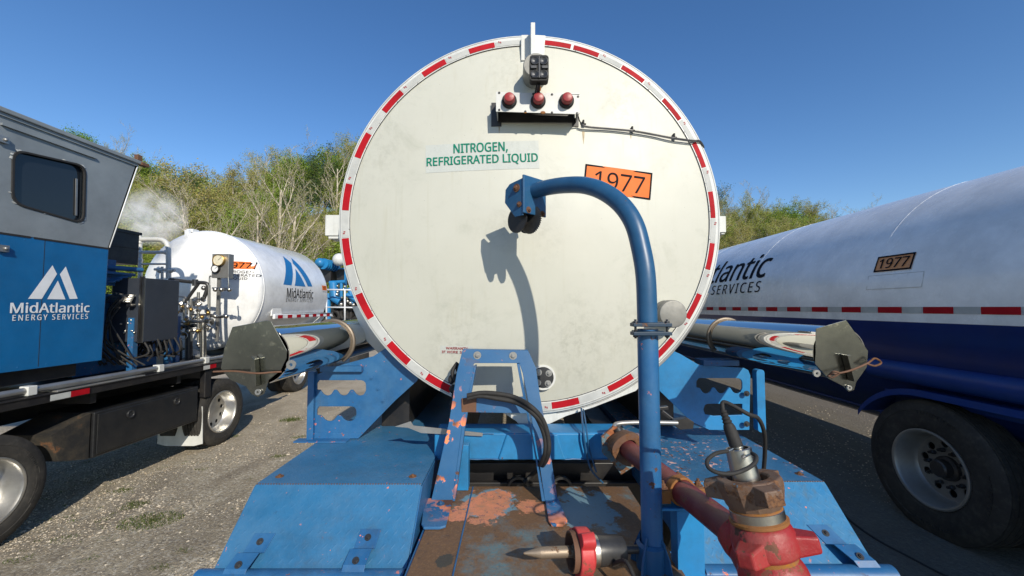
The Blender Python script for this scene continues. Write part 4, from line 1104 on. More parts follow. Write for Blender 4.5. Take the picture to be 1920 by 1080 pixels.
m = MB(); m.lathe([(.106, .064), (.108, .070), (.114, .070), (.118, .066)], O, ax, 48); m.build('rusty_ring', M['rust_orange'], rp)
M['brown_nut'] = worn('brown_cast_nut', (.115, .068, .045), .62, rust=(.055, .028, .02), rust_amt=.5, rust_sc=14, chip=(.05, .2, .3), chip_amt=.38, chip_sc=16, dust=(.22, .14, .09), dust_amt=.6, bump=.7)
m = MB(); m.lathe([(.112, .05), (.114, .070), (.130, .078), (.160, .086), (.178, .089), (.192, .088), (.1965, .084), (.1965, .058), (.190, .054), (.165, .054)], O, ax, 14, smooth=False)
for k in range(3): lugblock(m, aR+pi/3+.15+k*2*pi/3, .06, .122, .138, .196, .036, .024)
bn = m.build('rusty_wing_nut', M['brown_nut'], rp, bev=.005, seg=3)
m = MB()
for i in range(9):
    a = 4.1+i*.085; q = O+ax*.1965+(ux*cos(a)+uy*sin(a))*.072; m.cbox(q, (.004, .004, .0015), Matrix((ux*cos(a)+uy*sin(a), uy*cos(a)-ux*sin(a), ax)).transposed())
m.build('cast_ridges', M['rust'], bn)
# steel transducer standing in the nut
T0 = O+ax*.165+ux*(-.012)
txd = (P(1384, 840, 1.24)-P(1400, 905, 1.24)).normalized(); txd = (ax*.7+Vector((0, 0, .3))).normalized()
tr = thing('pressure_transducer', 'polished steel cylinder standing in the rusty nut with black connector and cable loop', 'sensor', T0)
m = MB(); m.lathe([(-.02, .038), (.012, .038), (.013, .0365), (.017, .0365), (.018, .038), (.022, .038), (.023, .0365), (.027, .0365), (.028, .038), (.112, .035), (.114, .033), (.114, .028), (.09, .028), (.088, .0005)], T0, ax, 48); m.build('steel_body', M['steel'], tr)
K0 = T0+ax*.09; kd = (ax+Vector((-.12, 0, .0))).normalized()
m = MB(); m.lathe([(0, .0155), (.02, .0155), (.021, .019), (.03, .019), (.031, .0165), (.05, .0165)], K0, kd, 28); m.build('connector_collar', M['steel'], tr)
m = MB(); m.lathe([(.032, .019), (.085, .017), (.09, .015)]+[(.092+i*.005, .015-.0006*i-(.003 if i % 2 else 0)) for i in range(10)]+[(.142, .007)], K0, kd, 28); m.build('cable_boot', M['rubber'], tr)
cb = K0+kd*.135
m = MB(); pts = [cb, cb+kd*.02+Vector((.012, 0, .006)), P(1402, 776, 1.22), P(1422, 785, 1.24), P(1433, 812, 1.27), P(1434, 850, 1.31), P(1432, 880, 1.33)]
m.tube(spline(pts, 8), .0062, 12); m.build('cable', M['rubber'], tr)
m = MB(); q = T0+ax*.055
pts = [P(1364, 846, 1.20), P(1343, 850, 1.17), P(1327, 862, 1.15), P(1328, 876, 1.13), P(1345, 886, 1.115), P(1372, 888, 1.11), P(1398, 880, 1.115), P(1415, 868, 1.13), P(1418, 856, 1.15), P(1410, 850, 1.17)]
m.tube(spline(pts, 6), .0055, 12); m.build('tether_cable', M['rubber'], tr)
m = MB(); m.tube([P(1364, 846, 1.20), P(1374, 841, 1.21)], .0028, 8); m.tube([P(1410, 850, 1.17), P(1398, 856, 1.18), P(1392, 858, 1.18)], .0028, 8); m.build('crimp', M['steel'], tr)
# ------------------------------------------------------------------ pin union lying on the deck
PU = P(1085, 1024, 1.60); pd = (P(1175, 1003, 1.63)-P(1080, 1022, 1.60)).normalized(); pd.z = -.05; pd.normalize()
pu = thing('hammer_union', 'steel pin with red three-lug nut and black sleeve lying on the rusty deck', 'pipe union', (PU.x, PU.y, DZ))
c_ = Vector((PU.x, PU.y, DZ+.085))
m = MB(); m.lathe([(-.215, .003), (-.205, .006), (-.165, .0165), (-.155, .0195), (-.15, .0205), (-.02, .0205), (-.018, .026), (-.004, .026), (.0, .022)], c_, pd, 32); m.build('steel_pin', M['tip'], pu)
m = MB(); L5 = lug(3, .45, .30, .9)
m.lathe([(-.012, .070), (-.014, .078), (-.01, .082), (.035, .082), (.045, .072), (.048, .05)], c_, pd, 90, rf=lambda th, i: 1+(L5(th)-1)*[0, .1, .7, 1, .6, 0][i]); m.build('wing_nut', M['red_bright'], pu, bev=.002)
m = MB(); m.lathe([(-.035, .063), (-.035, .070), (-.01, .071)], c_, pd, 48); m.lathe([(-.035, .063), (.01, .060), (.012, .0005)], c_, pd, 48); m.build('threaded_seat', M['rust'], pu)
m = MB(); m.lathe([(.04, .055), (.045, .058), (.07, .056), (.072, .054)], c_, pd, 48); m.build('bare_collar', M['steel'], pu)
m = MB(); m.lathe([(.07, .0545), (.165, .052), (.178, .046), (.18, .02), (.182, .02)], c_, pd, 48); m.build('black_sleeve', M['dark_steel'], pu)
m = MB(); m.lathe([(.18, .016), (.24, .016), (.242, .012), (.243, .0005)], c_, pd, 24); m.build('stub', M['dark_steel'], pu)
m = MB(); m.tube(spline([c_+pd*.12+Vector((0, -.02, -.045)), P(1172, 1052, 1.5), P(1190, 1085, 1.44)], 6), .007, 10); m.build('lanyard', M['rubber'], pu)
# ------------------------------------------------------------------ black hoses over the rack
m = MB()
for k, (dx, dy) in enumerate(((0, 0), (0, 9), (-6, 5))):
    pts = [(876,742+dy*.6),(900,737+dy*.6),(930,738+dy),(965,745+dy),(995,762+dy),(1018+dx,788+dy),(1028+dx,822),(1028+dx,850),(1018+dx,872),(1000,888),(982,905)]
    m.tube(spline([P(x, y, 2.20-(.08 if 3 < i < 8 else 0)+(.28 if i > 8 else 0)+k*.004) for i, (x, y) in enumerate(pts)], 6), .0125, 12)
tag(m.build('rubber_hose', M['rubber']), 'black rubber hoses looped over the blue rack frame in front of the tank', 'hose')
m = MB(); Rk = random.Random(5)
for i in range(9): m.sphere(P(862+Rk.uniform(-16, 12), 690+i*6+Rk.uniform(-4, 4), 2.42), .03, 10, 7, (Rk.uniform(.5, 1.1), .6, Rk.uniform(.5, 1)))
m.tube(spline([P(858, 680, 2.42), P(848, 700, 2.4), P(862, 730, 2.38), P(846, 760, 2.38), P(856, 790, 2.38)], 5), .012, 8)
m.build('hose_coupling', M['rubber'], TRA)
m = MB(); m.tube(spline([P(1090, 766, 2.6), P(1093, 800, 2.4), P(1098, 840, 2.38), P(1108, 880, 2.42), P(1130, 905, 2.5)], 6), .006, 8); m.tube(spline([P(1094, 768, 2.6), P(1099, 800, 2.4), P(1105, 842, 2.38), P(1118, 885, 2.42)], 6), .005, 8); m.build('hanging_cable', M['blue_clean'], TRA)
# steel lever bar resting on the right fender
lv = thing('lever_bar', 'bent steel lever with black handle lying across the blue trailer behind the davit post', 'lever', (P(1250, 790, 2.4).x, 2.4, FZ))
m = MB(); m.tube(spline([P(1158, 812, 2.28), P(1152, 800, 2.3), P(1162, 794, 2.32), P(1210, 792, 2.34), P(1270, 793, 2.36)], 6), .0125, 12); m.build('steel_rod', M['galv'], lv)
m = MB(); m.tube([P(1156, 802, 2.27), P(1168, 822, 2.26)], .026, 16); m.build('rod_grip', M['dark_steel'], lv)
m = MB(); m.bar(P(1240, 770, 2.42), P(1268, 792, 2.40), .03, .02); m.bar(P(1235, 766, 2.42), P(1252, 764, 2.42), .03, .02); m.plate([P(x, y, 2.36) for x, y in ((1262,788),(1290,784),(1302,792),(1300,804),(1275,806),(1264,798))], (0, .04, 0)); m.build('black_handle', M['black'], lv, bev=.003)
# ================================================================== wheels
def wheel(parent, x, y, z, side, R_=.49, rr=.30, nh=10, name='wheel', dual=True, hub=True, rmat='alu', dish=.15):
    """side: +1 faces +X, -1 faces -X; x is the outer sidewall"""
    ax_ = (side, 0, 0); o = (x, y, z); w_ = .27
    m = MB()
    prof = [(-w_+.02, rr+.01), (-w_, rr+.06), (-w_, R_-.06), (-w_+.025, R_-.012)]
    ng = 5
    for g in range(ng):
        a = -w_+.03+(w_-.06)*g/ng; b = -w_+.03+(w_-.06)*(g+1)/ng
        prof += [(a+.004, R_), (b-.006, R_), (b-.005, R_-.010), (b+.003, R_-.010)]
    prof += [(-.025, R_-.006), (-.010, R_-.03), (-.001, R_-.055), (0.003, R_-.085), (0.0, R_-.088), (.002, R_-.12), (-.003, rr+.045), (-.008, rr+.02), (-.02, rr+.006)]
    m.lathe(prof, o, ax_, 72)
    Rm = random.Random(int(y*100)); a = .3
    while a < 2*pi+.2:
        if int(a*1.4) % 2 == 0:
            q = Vector(o)+Vector((.0035*side, cos(a)*(R_-.10), sin(a)*(R_-.10))); m.cbox(q, (.004, Rm.choice((.008, .014, .018)), .022), Matrix.Rotation(a-pi/2, 3, 'X'))
        a += .052
    t_ = m.build(name, M['tyre'], parent)
    m = MB()
    m.lathe([(-.020, rr+.010), (-.004, rr+.010), (-.001, rr), (-.006, rr-.012), (-.03, rr-.022), (-dish+.03, rr-.030), (-dish, rr-.05), (-dish-.004, rr-.07)], o, ax_, 64)
    m.lathe([(-dish-.06, rr-.02), (-dish, rr-.028)], o, ax_, 64)
    rm = m.build('rim', M[rmat], t_)
    # disc with hand holes
    c_ = Vector(o)+Vector(ax_)*(-dish-.004); out = [c_+Vector((0, cos(2*pi*k/48), sin(2*pi*k/48)))*(rr-.062) for k in range(48)]
    holes = []
    for k in range(nh):
        a = 2*pi*(k+.3)/nh; hc = c_+Vector((0, cos(a), sin(a)))*(rr*.64)
        holes.append([hc+Vector((0, cos(q), sin(q)))*.029 for q in [2*pi*i/12 for i in range(12)]][::-1])
    m = MB(); m.plate(out, Vector(ax_)*-.012, holes); m.build('wheel_disc', M[rmat], rm, bev=.003)
    m = MB(); m.lathe([(-dish-.09, rr-.05), (-dish-.091, .0005)], o, ax_, 32); m.build('brake_drum', M['black'], rm)
    m = MB()
    if hub:
        m.lathe([(-dish-.01, .095), (-dish+.02, .092), (-dish+.03, .07), (-dish+.08, .066), (-dish+.09, .055), (-dish+.093, .0005)], o, ax_, 32)
        for k in range(10):
            a = 2*pi*k/10+.1; q = c_+Vector((0, cos(a), sin(a)))*.138
            m.lathe([(0, .017), (.025, .017), (.03, .012), (.05, .011)], q, ax_, 6, smooth=False, cap=True)
    m.build('hub', M['dark_steel'], rm)
    if dual:
        m = MB(); o2 = (x-side*.34, y, z)
        m.lathe([(-w_, rr), (-w_, R_-.04), (-w_+.03, R_), (-.03, R_), (0, R_-.04), (0, rr), (-w_, rr)], o2, ax_, 48); m.build('inner_tyre', M['tyre'], parent)
    return t_

# ================================================================== pump truck on the left
TX = -4.4; GL = gz(TX)
PT = thing('pump_truck', 'blue and grey pump truck with white MidAtlantic lettering and a black toolbox', 'truck', (-5.6, 4.0, GL))
HX = -4.6
zr = PX(262, 318, HX).z+.10; zmid = PX(205, 466, HX).z; zbot = PX(196, 675, HX).z; Ye = PX(205, 466, HX).y; Ys = PX(258, 325, HX).y; Yn = 1.3
def hx(y, z, d=0): return Vector((HX+d, y, z))
m = MB(); m.plate([hx(Yn, zbot), hx(Ye-.02, zbot), hx(Ye, zmid), hx(Yn, zmid)], (-2.3, 0, 0)); body = m.build('lower_body', M['cab_blue'], PT, bev=.012, seg=3)
wp = [PX(x, y, HX) for x, y in ((26,290),(34,283),(148,314),(157,324),(156,408),(150,415),(36,386),(24,374))]
def rnd_poly(pts, r, n=4):
    out = []; k = len(pts)
    for i in range(k):
        p = pts[i]; a = (pts[i-1]-p).normalized(); b = (pts[(i+1) % k]-p).normalized()
        for j in range(n+1):
            f = j/n; q = (p+a*r)*(1-f)**2+p*2*f*(1-f)+(p+b*r)*f*f; out.append(q)
    return out
cor = [PX(24, 280, HX), PX(160, 311, HX), PX(157, 420, HX), PX(22, 381, HX)]
wo = rnd_poly(cor, .10)
m = MB(); m.plate([hx(Yn, zmid+.004), hx(Ye, zmid+.004), hx(Ys, zr-.02), hx(Yn, zr-.02)], (-.02, 0, 0), [wo[::-1]]); ub = m.build('upper_body', M['grey'], PT)
m = MB(); m.plate([hx(Ye, zmid+.004), hx(Ys, zr-.02), hx(Ys, zr-.02)+Vector((-2.3, 0, 0)), hx(Ye, zmid+.004)+Vector((-2.3, 0, 0))], (0, -.02, 0)); m.build('slanted_end', M['grey'], ub)
m = MB(); m.box((HX-2.35, Yn, zr-.045), (HX+.035, Ys+.05, zr)); m.build('roof', M['grey'], PT, bev=.008)
m = MB(); m.box((HX, Yn, zr-.075), (HX+.015, Ys-.02, zr-.047)); m.bar(PX(0, 232, HX)+Vector((.012, 0, 0)), PX(178, 296, HX)+Vector((.012, 0, 0)), .022, .02); m.build('rain_gutter', M['grey'], ub)
m = MB(); m.box((HX-2.3, Yn, zmid-.012), (HX+.004, PX(82, 0, HX).y, zmid+.006)); m.box((HX-2.3, PX(88, 0, HX).y, zmid-.012), (HX+.004, Ye-.002, zmid+.006)); m.build('black_trim', M['rubber'], ub)
ysm = PX(85, 440, HX).y
m = MB(); m.box((HX-.001, ysm-.0025, zbot+.02), (HX+.0012, ysm+.0025, zmid-.014)); m.build('panel_seam', M['rubber'], body)
m = MB()
for i in range(14):
    for z_ in (zmid-.035, zbot+.035): m.cut(); m.sphere((HX, Yn+.15+i*.235, z_), .0055, 8, 5, (.5, 1, 1))
m.build('rivet', M['cab_blue'], body)
m = MB()
for i in range(12): m.cut(); m.sphere((HX, Yn+.2+i*.27, zmid+.035), .0055, 8, 5, (.5, 1, 1))
m.build('rivet', M['grey'], ub)
m = MB(); m.tube([hx(Ye-.003, zmid+.01, .004), hx(Ys-.003, zr-.05, .004)], .006, 8); m.build('edge_bead', M['white_ink'], ub)
m = MB(); m.plate([p+Vector((-.03, 0, 0)) for p in wo], (-.01, 0, 0)); wn_ = m.build('window', M['glass'], ub)
cen = sum(wo, Vector())/len(wo)
def scl(pts, s_, d=0): return [cen+(p-cen)*s_+Vector((d, 0, 0)) for p in pts]
m = MB(); m.plate(scl(wo, 1.025, -.008), (.018, 0, 0), [scl(wo, .955, -.008)[::-1]]); m.build('window_frame', M['rubber'], wn_, bev=.004)
m = MB(); m.bar(PX(147, 335, HX)+Vector((-.02, 0, 0)), PX(146, 404, HX)+Vector((-.02, 0, 0)), .018, .008); m.build('window_channel', M['galv'], wn_)
m = MB(); Rw = random.Random(9)
for i in range(26):
    k = Rw.randrange(len(wo)); q = wo[k].lerp(wo[(k+1) % len(wo)], Rw.random()); q = cen+(q-cen)*1.035; m.sphere(q+Vector((.003, 0, 0)), .012, 7, 4, (.2, Rw.uniform(.6, 2), Rw.uniform(.4, .9)))
m.build('sealant', M['white_tape'], wn_)
def side_map(px, py, X, k=1.0, flip=1):
    c_ = PX(px, py, X)
    def fn(u, v): return Vector((X+.003, c_.y+u*flip, c_.z+v))
    return fn
LOGO = [[(-.5,-.32),(-.07,.36),(.03,.19),(-.245,-.32)], [(-.14,-.32),(.055,.06),(.235,-.32)], [(.09,.19),(.205,.36),(.5,-.30),(.325,-.31)]]
p0 = PX(52, 560, HX); p1 = PX(145, 562, HX); lw = p1.y-p0.y; lc = PX(98, 530, HX)
zt_ = PX(95, 497, HX).z; zb_ = PX(98, 561, HX).z; sc_ = (zt_-zb_)/.68; 
for pg in LOGO:
    lay(poly2d([(x*lw, y*sc_) for x, y in pg]), lambda u, v: Vector((HX+.003, p0.y+lw/2+u, (zt_+zb_)/2-.02*sc_+v))).build('logo', M['white_ink'], body, fix=False)
a = PX(19, 577, HX); b = PX(167, 577, HX)
hcap = PX(60, 566, HX).z-PX(60, 586, HX).z
lay(text2d('MidAtlantic', b.y-a.y, hcap*.98, .028), lambda u, v: Vector((HX+.003, (a.y+b.y)/2+u, a.z+v+.0)).lerp(Vector((HX+.003, (a.y+b.y)/2+u, a.z+v)), 1)).build('lettering', M['white_ink'], body, fix=False)
a2 = PX(23, 594.5, HX); b2 = PX(164, 594.5, HX); zc_ = PX(95, 594.5, HX).z
lay(text2d('ENERGY SERVICES', b2.y-a2.y, .055, .02, 1.3), lambda u, v: Vector((HX+.003, (a2.y+b2.y)/2+u, zc_+v))).build('lettering', M['white_ink'], body, fix=False)
m = MB(); q = PX(262, 312, HX); m.box((HX-.02, q.y-.06, zr), (HX+.03, q.y+.0, zr+.07)); m.box((HX-.02, q.y-.02, zr-.05), (HX+.05, q.y+.08, zr-.01)); m.build('roof_lamp', M['rust'], ub, bev=.004)
m = MB()
for py in (262, 466): q = PX(4, py, HX); m.cut(); m.box(q+Vector((0, -.05, -.03)), q+Vector((.03, .03, .03))); m.sphere(q+Vector((.035, 0, 0)), .015, 10, 6)
m.build('door_hinge', M['galv'], body)
# deck, channel, rail
DX = -4.35; zd = PX(0, 755, DX).z
m = MB(); m.box((-7.0, 1.3, zd-.02), (DX-.02, 6.9, zd-.006)); m.build('deck', M['black'], PT)
m = MB(); m.box((DX-.06, 1.3, zd-.085), (DX, 6.75, zd)); m.box((DX-.06, 1.3, zd-.012), (DX+.012, 6.75, zd+.0)); m.build('deck_channel', M['black'], PT, bev=.003)
m = MB(); m.box((-6.4, 1.3, zd-.35), (-6.2, 9, zd-.03)); m.box((-5.2, 1.3, zd-.35), (-5.0, 9, zd-.03)); m.box((-6.9, 1.3, zbot-.14), (HX-.1, Ye-.2, zbot-.004)); m.box((HX-2.2, Ye+.02, zbot-.1), (HX-1.9, Ye+.1, zmid)); m.build('chassis', M['black'], PT)
for y in (2.4, 3.1, 4.3, 5.4):
    mm = MB(); mm.box((-6.9, y, zd-.2), (DX-.07, y+.06, zd-.03)); mm.build('cross_member', M['black'], PT)
RX = DX-.05; ra_ = PX(0, 738, RX); rb_ = PX(293, 691, RX); 
m = MB(); zr_ = rb_.z; m.tube([(RX, 1.3, zr_), (RX, 7.6, zr_)], .032, 16); rl = m.build('side_rail', M['galv'], PT)
m = MB()
for px in (55, 297, 383):
    q = PX(px, 700, RX); m.cut(); m.cbox((RX, q.y, zr_), (.085, .075, .085)); m.box((RX-.02, q.y-.02, zd), (RX+.02, q.y+.02, zr_))
m.build('rail_clamp', M['white'], rl, bev=.006)
m = MB(); q0 = PX(106, 733, DX); q1 = PX(271, 708, DX); m.box((DX-.30, q0.y, zd), (DX+.01, q1.y, zd+.012)); m.build('tread_step', worn('aluminium_tread', (.55, .54, .5), .35, metal=.8, tread=True, dust=(.3, .27, .2), dust_amt=.5), PT, bev=.002)
def tape_side(x, y0, y1, z0, z1, cols, par):
    n = len(cols)
    for i, c_ in enumerate(cols):
        ya = y0+(y1-y0)*i/n; yb_ = y0+(y1-y0)*(i+1)/n
        mm = MB(); mm.add([(x, ya, z0), (x, yb_, z0), (x, yb_, z1), (x, ya, z1)], [(0, 1, 2, 3)]); mm.build(c_+'_reflective_tape', M[c_+'_tape'], par, fix=False)
q0 = PX(93, 768, DX+.016); q1 = PX(167, 757, DX+.016); tape_side(DX+.016, q0.y, q1.y, zd-.072, zd-.016, ['white', 'red'], PT)
q0 = PX(381, 700, DX+.016); q1 = PX(405, 700, DX+.016); tape_side(DX+.016, q0.y, q1.y, zd-.072, zd-.016, ['white', 'red'], PT)
m = MB(); q0 = PX(176, 800, TX).y; q1 = PX(371, 760, TX).y; zt = PX(369, 725, TX).z; zb = PX(369, 789, TX).z
m.box((TX-.6, q0, zb), (TX, q1, zt)); tb = m.build('toolbox', M['black_box'], PT, bev=.012, seg=3)
m = MB(); m.box((TX, q0+.03, zb+.03), (TX+.012, q1-.03, zt-.03)); m.build('toolbox_lid', M['black_box'], tb, bev=.006)
m = MB()
for px, py in ((242, 776), (329, 752)):
    q = PX(px, py, TX); m.lathe([(0, .045), (.018, .045), (.018, .034), (.008, .03), (.009, .0005)], (TX+.012, q.y, q.z), (1, 0, 0), 24) if m.cut() else 0; m.box((TX+.016, q.y-.03, q.z-.008), (TX+.024, q.y+.03, q.z+.008))
m.build('lid_latch', M['dark_steel'], tb, bev=.002)
m = MB(); m.plate([(TX-.02, q0-.02, zb), (TX-.02, q0-.02, zt), (TX-.02, q0-.38, zt-.12), (TX-.02, q0-.30, zb+.08)], (-.5, 0, 0)); m.build('rusty_bracket_plate', worn('rusty_black_plate', (.02, .02, .02), .6, rust=(.06, .03, .018), rust_amt=.42, rust_sc=5, dust=(.14, .11, .07), dust_amt=.6), tb)
lay(text2d('Rangerail', .12, .03, .02), lambda u, v: Vector((TX+.0135, PX(352, 741, TX).y+u, PX(352, 740, TX).z+v))) if False else None
m = MB(); fy = PX(378, 800, TX).y; m.plate([(TX+.02, fy, GL+.14), (TX+.0, fy, GL+.66), (TX-.62, fy, GL+.66), (TX-.62, fy, GL+.14), (TX-.5, fy, GL+.11), (TX-.1, fy, GL+.11)], (0, .01, 0)); mf = m.build('mud_flap', M['white'], PT)
m = MB(); m.box((TX-.05, fy-.0, zt-.18), (TX+.03, fy+.12, zt+.2)); m.build('flap_bracket', M['black'], PT, bev=.01)
wheel(PT, TX, 3.45, GL+.49, 1, dual=False, hub=False, dish=.17)
wheel(PT, TX, 6.26, GL+.485, 1, hub=False, dish=.16)
# fender strip over front wheel region is the deck itself; control cabinet
cx0, cx1 = -5.02, -4.6; cy0 = PX(270, 600, -4.6).y; cy1 = PX(334, 600, -4.6).y; cz1 = PX(271, 521, -4.6).z; cz0 = PX(271, 641, -4.6).z
m = MB(); m.box((cx0, cy0, cz0), (cx1, cy1, cz1)); cb_ = m.build('control_cabinet', M['cabinet'], PT, bev=.006)
m = MB(); m.box((cx1-.06, cy0-.018, cz0-.01), (cx1-.036, cy0-.001, cz1+.02)); m.box((cx1-.028, cy0-.018, cz0-.01), (cx1-.002, cy0-.001, cz1+.02)); m.build('edge_channel', M['steel'], cb_)
m = MB(); Rp = random.Random(4)
for i in range(5):
    z = cz1-.22-.02*i; m.tube([(cx0+.02, cy0-.05-.01*i, z), (cx1-.09, cy0-.05-.01*i, z)], .011, 8)
for i in range(9):
    m.cut(); x = cx0+.05+Rp.random()*.28; z = cz1-.18-Rp.random()*.2; m.tube([(x, cy0-.02, z), (x, cy0-.08, z)], .018, 10); 
for i in range(7):
    m.cut(); x = cx0+.05+.3*Rp.random(); z = cz0+.1+Rp.random()*.2; m.sphere((x, cy0-.01, z), .014, 8, 6)
m.build('cabinet_fittings', M['steel'], cb_)
m = MB()
for i in range(16):
    x = cx0-.15+Rp.random()*.45; y = cy0-.1-Rp.random()*.1; z = cz1-.22-Rp.random()*.15
    m.tube(spline([(x, y, z), (x-.08, y-.05, z-.2), (x-.05+Rp.uniform(-.1, .1), y, z-.5), (x+Rp.uniform(-.1, .3), y+.1, zd+.1)], 5), .010, 6)
for i in range(24):
    x = cx0+Rp.random()*.5; y = cy0+Rp.random()*.5
    m.tube(spline([(x, y, cz0+.02), (x+Rp.uniform(-.15, .1), y, cz0-.15), (x+Rp.uniform(-.3, .2), y+Rp.uniform(-.2, .2), zd+.15)], 5), .012, 6)
m.build('control_hoses', M['rubber'], PT)
m = MB()
for x, y in ((-4.75, 5.1), (-4.72, 5.6), (-5.1, 4.85), (-4.95, 6.0)): m.box((x-.035, y-.035, zd), (x+.035, y+.035, cz0+.3))
for i in range(6): m.tube([(-5.3+.08*i, 4.75, cz1-.1+.03*i), (-4.9, 5.0+.05*i, cz1-.05+.02*i)], .02, 8)
m.box((-5.5, 4.7, zd), (-5.05, 5.8, cz1-.2)); m.tube([(-5.0, 4.8, cz1+.12), (-4.85, 5.3, cz1+.12)], .03, 12); m.box((-5.0, 4.8, cz1-.1), (-4.95, 5.05, cz1+.22))
m.build('pump_frame', M['blue'], PT, bev=.003)
# exhaust housing
e0 = PX(207, 440, -5.0); e1 = PX(262, 437, -5.0)
m = MB(); ez1 = e1.z; ez0 = PX(250, 496, -5.0).z; m.box((-6.4, 4.85, ez0), (-5.0, e1.y, ez1)); ex = m.build('exhaust_housing', M['dark_steel'], PT, bev=.008)
m = MB(); m.box((-6.45, 4.82, ez1-.03), (-4.985, e1.y+.02, ez1+.006)); m.box((-6.4, 4.86, (ez0+ez1)/2-.006), (-4.992, e1.y+.006, (ez0+ez1)/2+.006)); m.build('housing_lip', M['dark_steel'], ex)
# piping
def XY(px, py, Y): return P(px, py, Y)
PYm = 6.35
m = MB()
def pipe(mm, pts, r, Y=PYm): mm.tube(spline([P(x, y, Y) for x, y in pts], 4) if len(pts) > 2 else [P(x, y, Y) for x, y in pts], r, 12)
pipe(m, [(262,449),(296,449),(308,452),(315,462),(316,480),(316,523)], .036)
pipe(m, [(266,473),(312,473)], .026); pipe(m, [(266,495),(312,495)], .016); pipe(m, [(262,440),(263,530)], .03)
pipe(m, [(290,505),(328,507)], .02); pipe(m, [(304,500),(304,525)], .02)
for x, y in ((262,455),(262,473),(262,488),(312,473),(320,507),(300,507)): m.sphere(P(x, y, PYm), .042, 10, 8)
m.build('white_pipework', M['white'], PT)
m = MB()
pipe(m, [(318,524),(362,529),(386,531),(389,540),(380,565)], .028); pipe(m, [(372,532),(352,560),(338,585)], .024); pipe(m, [(366,524),(366,536)], .04)
pipe(m, [(337,640),(336,700)], .035); pipe(m, [(354,612),(354,700)], .05); pipe(m, [(330,612),(350,612),(366,610)], .03); pipe(m, [(300,640),(340,640)], .02)
m.build('dark_pipework', M['dark_steel'], PT)
m = MB()
pipe(m, [(381,605),(381,690)], .042); pipe(m, [(372,548),(372,640),(376,650)], .02); pipe(m, [(392,535),(392,600)], .02); pipe(m, [(358,560),(358,640)], .022); pipe(m, [(345,560),(345,615)], .018)
pipe(m, [(352,603),(400,603)], .026); pipe(m, [(360,590),(398,590)], .014); pipe(m, [(362,562),(384,560)], .022); pipe(m, [(336,556),(348,558),(352,570),(351,590)], .012)
pipe(m, [(395,592),(412,594),(424,592)], .024); pipe(m, [(393,545),(393,520),(396,518)], .010); pipe(m, [(414,545),(428,541),(428,520)], .010); pipe(m, [(398,540),(425,541)], .012)
for i in range(40):
    x = Rp.uniform(335, 398); y = Rp.uniform(560, 625); c_ = P(x, y, PYm+Rp.uniform(-.15, .15)); m.lathe([(-.03, .022), (0, .03), (.03, .022)], c_, (Rp.uniform(-1, 1), Rp.uniform(-1, 1), Rp.uniform(-1, 1)), 8, cap=True)
for x, y in ((424,593),(372,645),(404,593),(382,540),(358,600),(381,630),(430,543),(415,543),(404,543)): m.sphere(P(x, y, PYm), .036, 10, 8)
for x, y in ((346,575),(367,585),(388,615),(346,630),(350,600)): m.lathe([(0, .05), (.008, .056), (.012, .05)], P(x, y, PYm-.1), (0, -1, .2), 16)
m.build('valve_cluster', M['steel'], PT)
m = MB()
for i in range(14): x = Rp.uniform(330, 395); y = Rp.uniform(570, 630); m.sphere(P(x, y, PYm-.05), .03, 8, 6)
m.build('brass_valves', M['brass'], PT)
m = MB()
for i in range(5): m.tube(spline([P(x, y, 6.4+i*.1) for x, y in ((335, 680-i*4), (360, 668-i*3), (400, 672), (430, 662))], 4), .02, 8)
m.build('deck_hoses', M['galv'], PT)
# gauge box
g0 = P(398, 476, 6.5); g1 = P(428, 521, 6.5)
m = MB(); m.box((g0.x, 6.5, g1.z), (g1.x, 6.62, g0.z)); gb = m.build('gauge_box', M['galv'], PT, bev=.004)
for x, y, r_ in ((411, 488, .095), (405, 504, .062)):
    c_ = P(x, y, 6.48); mm = MB(); mm.lathe([(-.03, r_), (.03, r_), (.035, r_*.9), (.02, r_*.86)], c_, (0, -1, 0), 28); ga = mm.build('gauge', M['brass'] if r_ > .08 else M['rubber'], gb)
    mm = MB(); mm.lathe([(.021, r_*.86), (.022, .0005)], c_, (0, -1, 0), 28); mm.build('dial', M['dial'] if r_ > .08 else M['white_ink'], ga)
    mm = MB(); mm.bar(c_+Vector((0, -.024, 0)), c_+Vector((r_*.5, -.024, r_*.45)), .008, .003); mm.build('needle', M['black_ink'], ga)
m = MB(); m.box(P(407,521,6.55), P(411,640,6.58)); m.build('gauge_post', M['galv'], PT)

# ================================================================== white nitrogen tank trailer behind the pump truck
NX, NR, NY0, NY1 = -5.52, 1.07, 7.25, 10.0
NZ = H+.30; GB = gz(NX)
NT_ = thing('nitrogen_trailer', 'short white nitrogen tank with blue triangular logo, just behind the blue pump truck', 'tank trailer', (NX, 8.5, GB))
m = MB(); prof = []
for i in range(17): th = pi/2*i/16; prof.append((-.26*cos(th)+.0, max(NR*sin(th), .0005)))
prof += [(.3, NR), (NY1-NY0-.25, NR)]
for i in range(1, 17): th = pi/2*i/16; prof.append((NY1-NY0-.25+.28*sin(th), max(NR*cos(th), .0005)))
m.lathe(prof, (NX, NY0, NZ), (0, 1, 0), 96); nt_ = m.build('tank_shell', M['white_clean'], NT_)
m = MB(); m.lathe([(-.02, NR-.01), (-.012, NR+.008), (.012, NR+.008), (.02, NR-.01)], (NX, NY0+.03, NZ), (0, 1, 0), 96); m.build('tank_seam', M['white_clean'], nt_)
m = MB(); q = P(357, 432, NY0-.05); m.box((q.x-.05, NY0-.12, q.z-.26), (q.x+.02, NY0-.06, q.z)); m.box((q.x-.07, NY0-.05, q.z-.03), (q.x+.04, NY0+.1, q.z+.03)); m.build('lifting_eye', M['white_clean'], nt_, bev=.006)
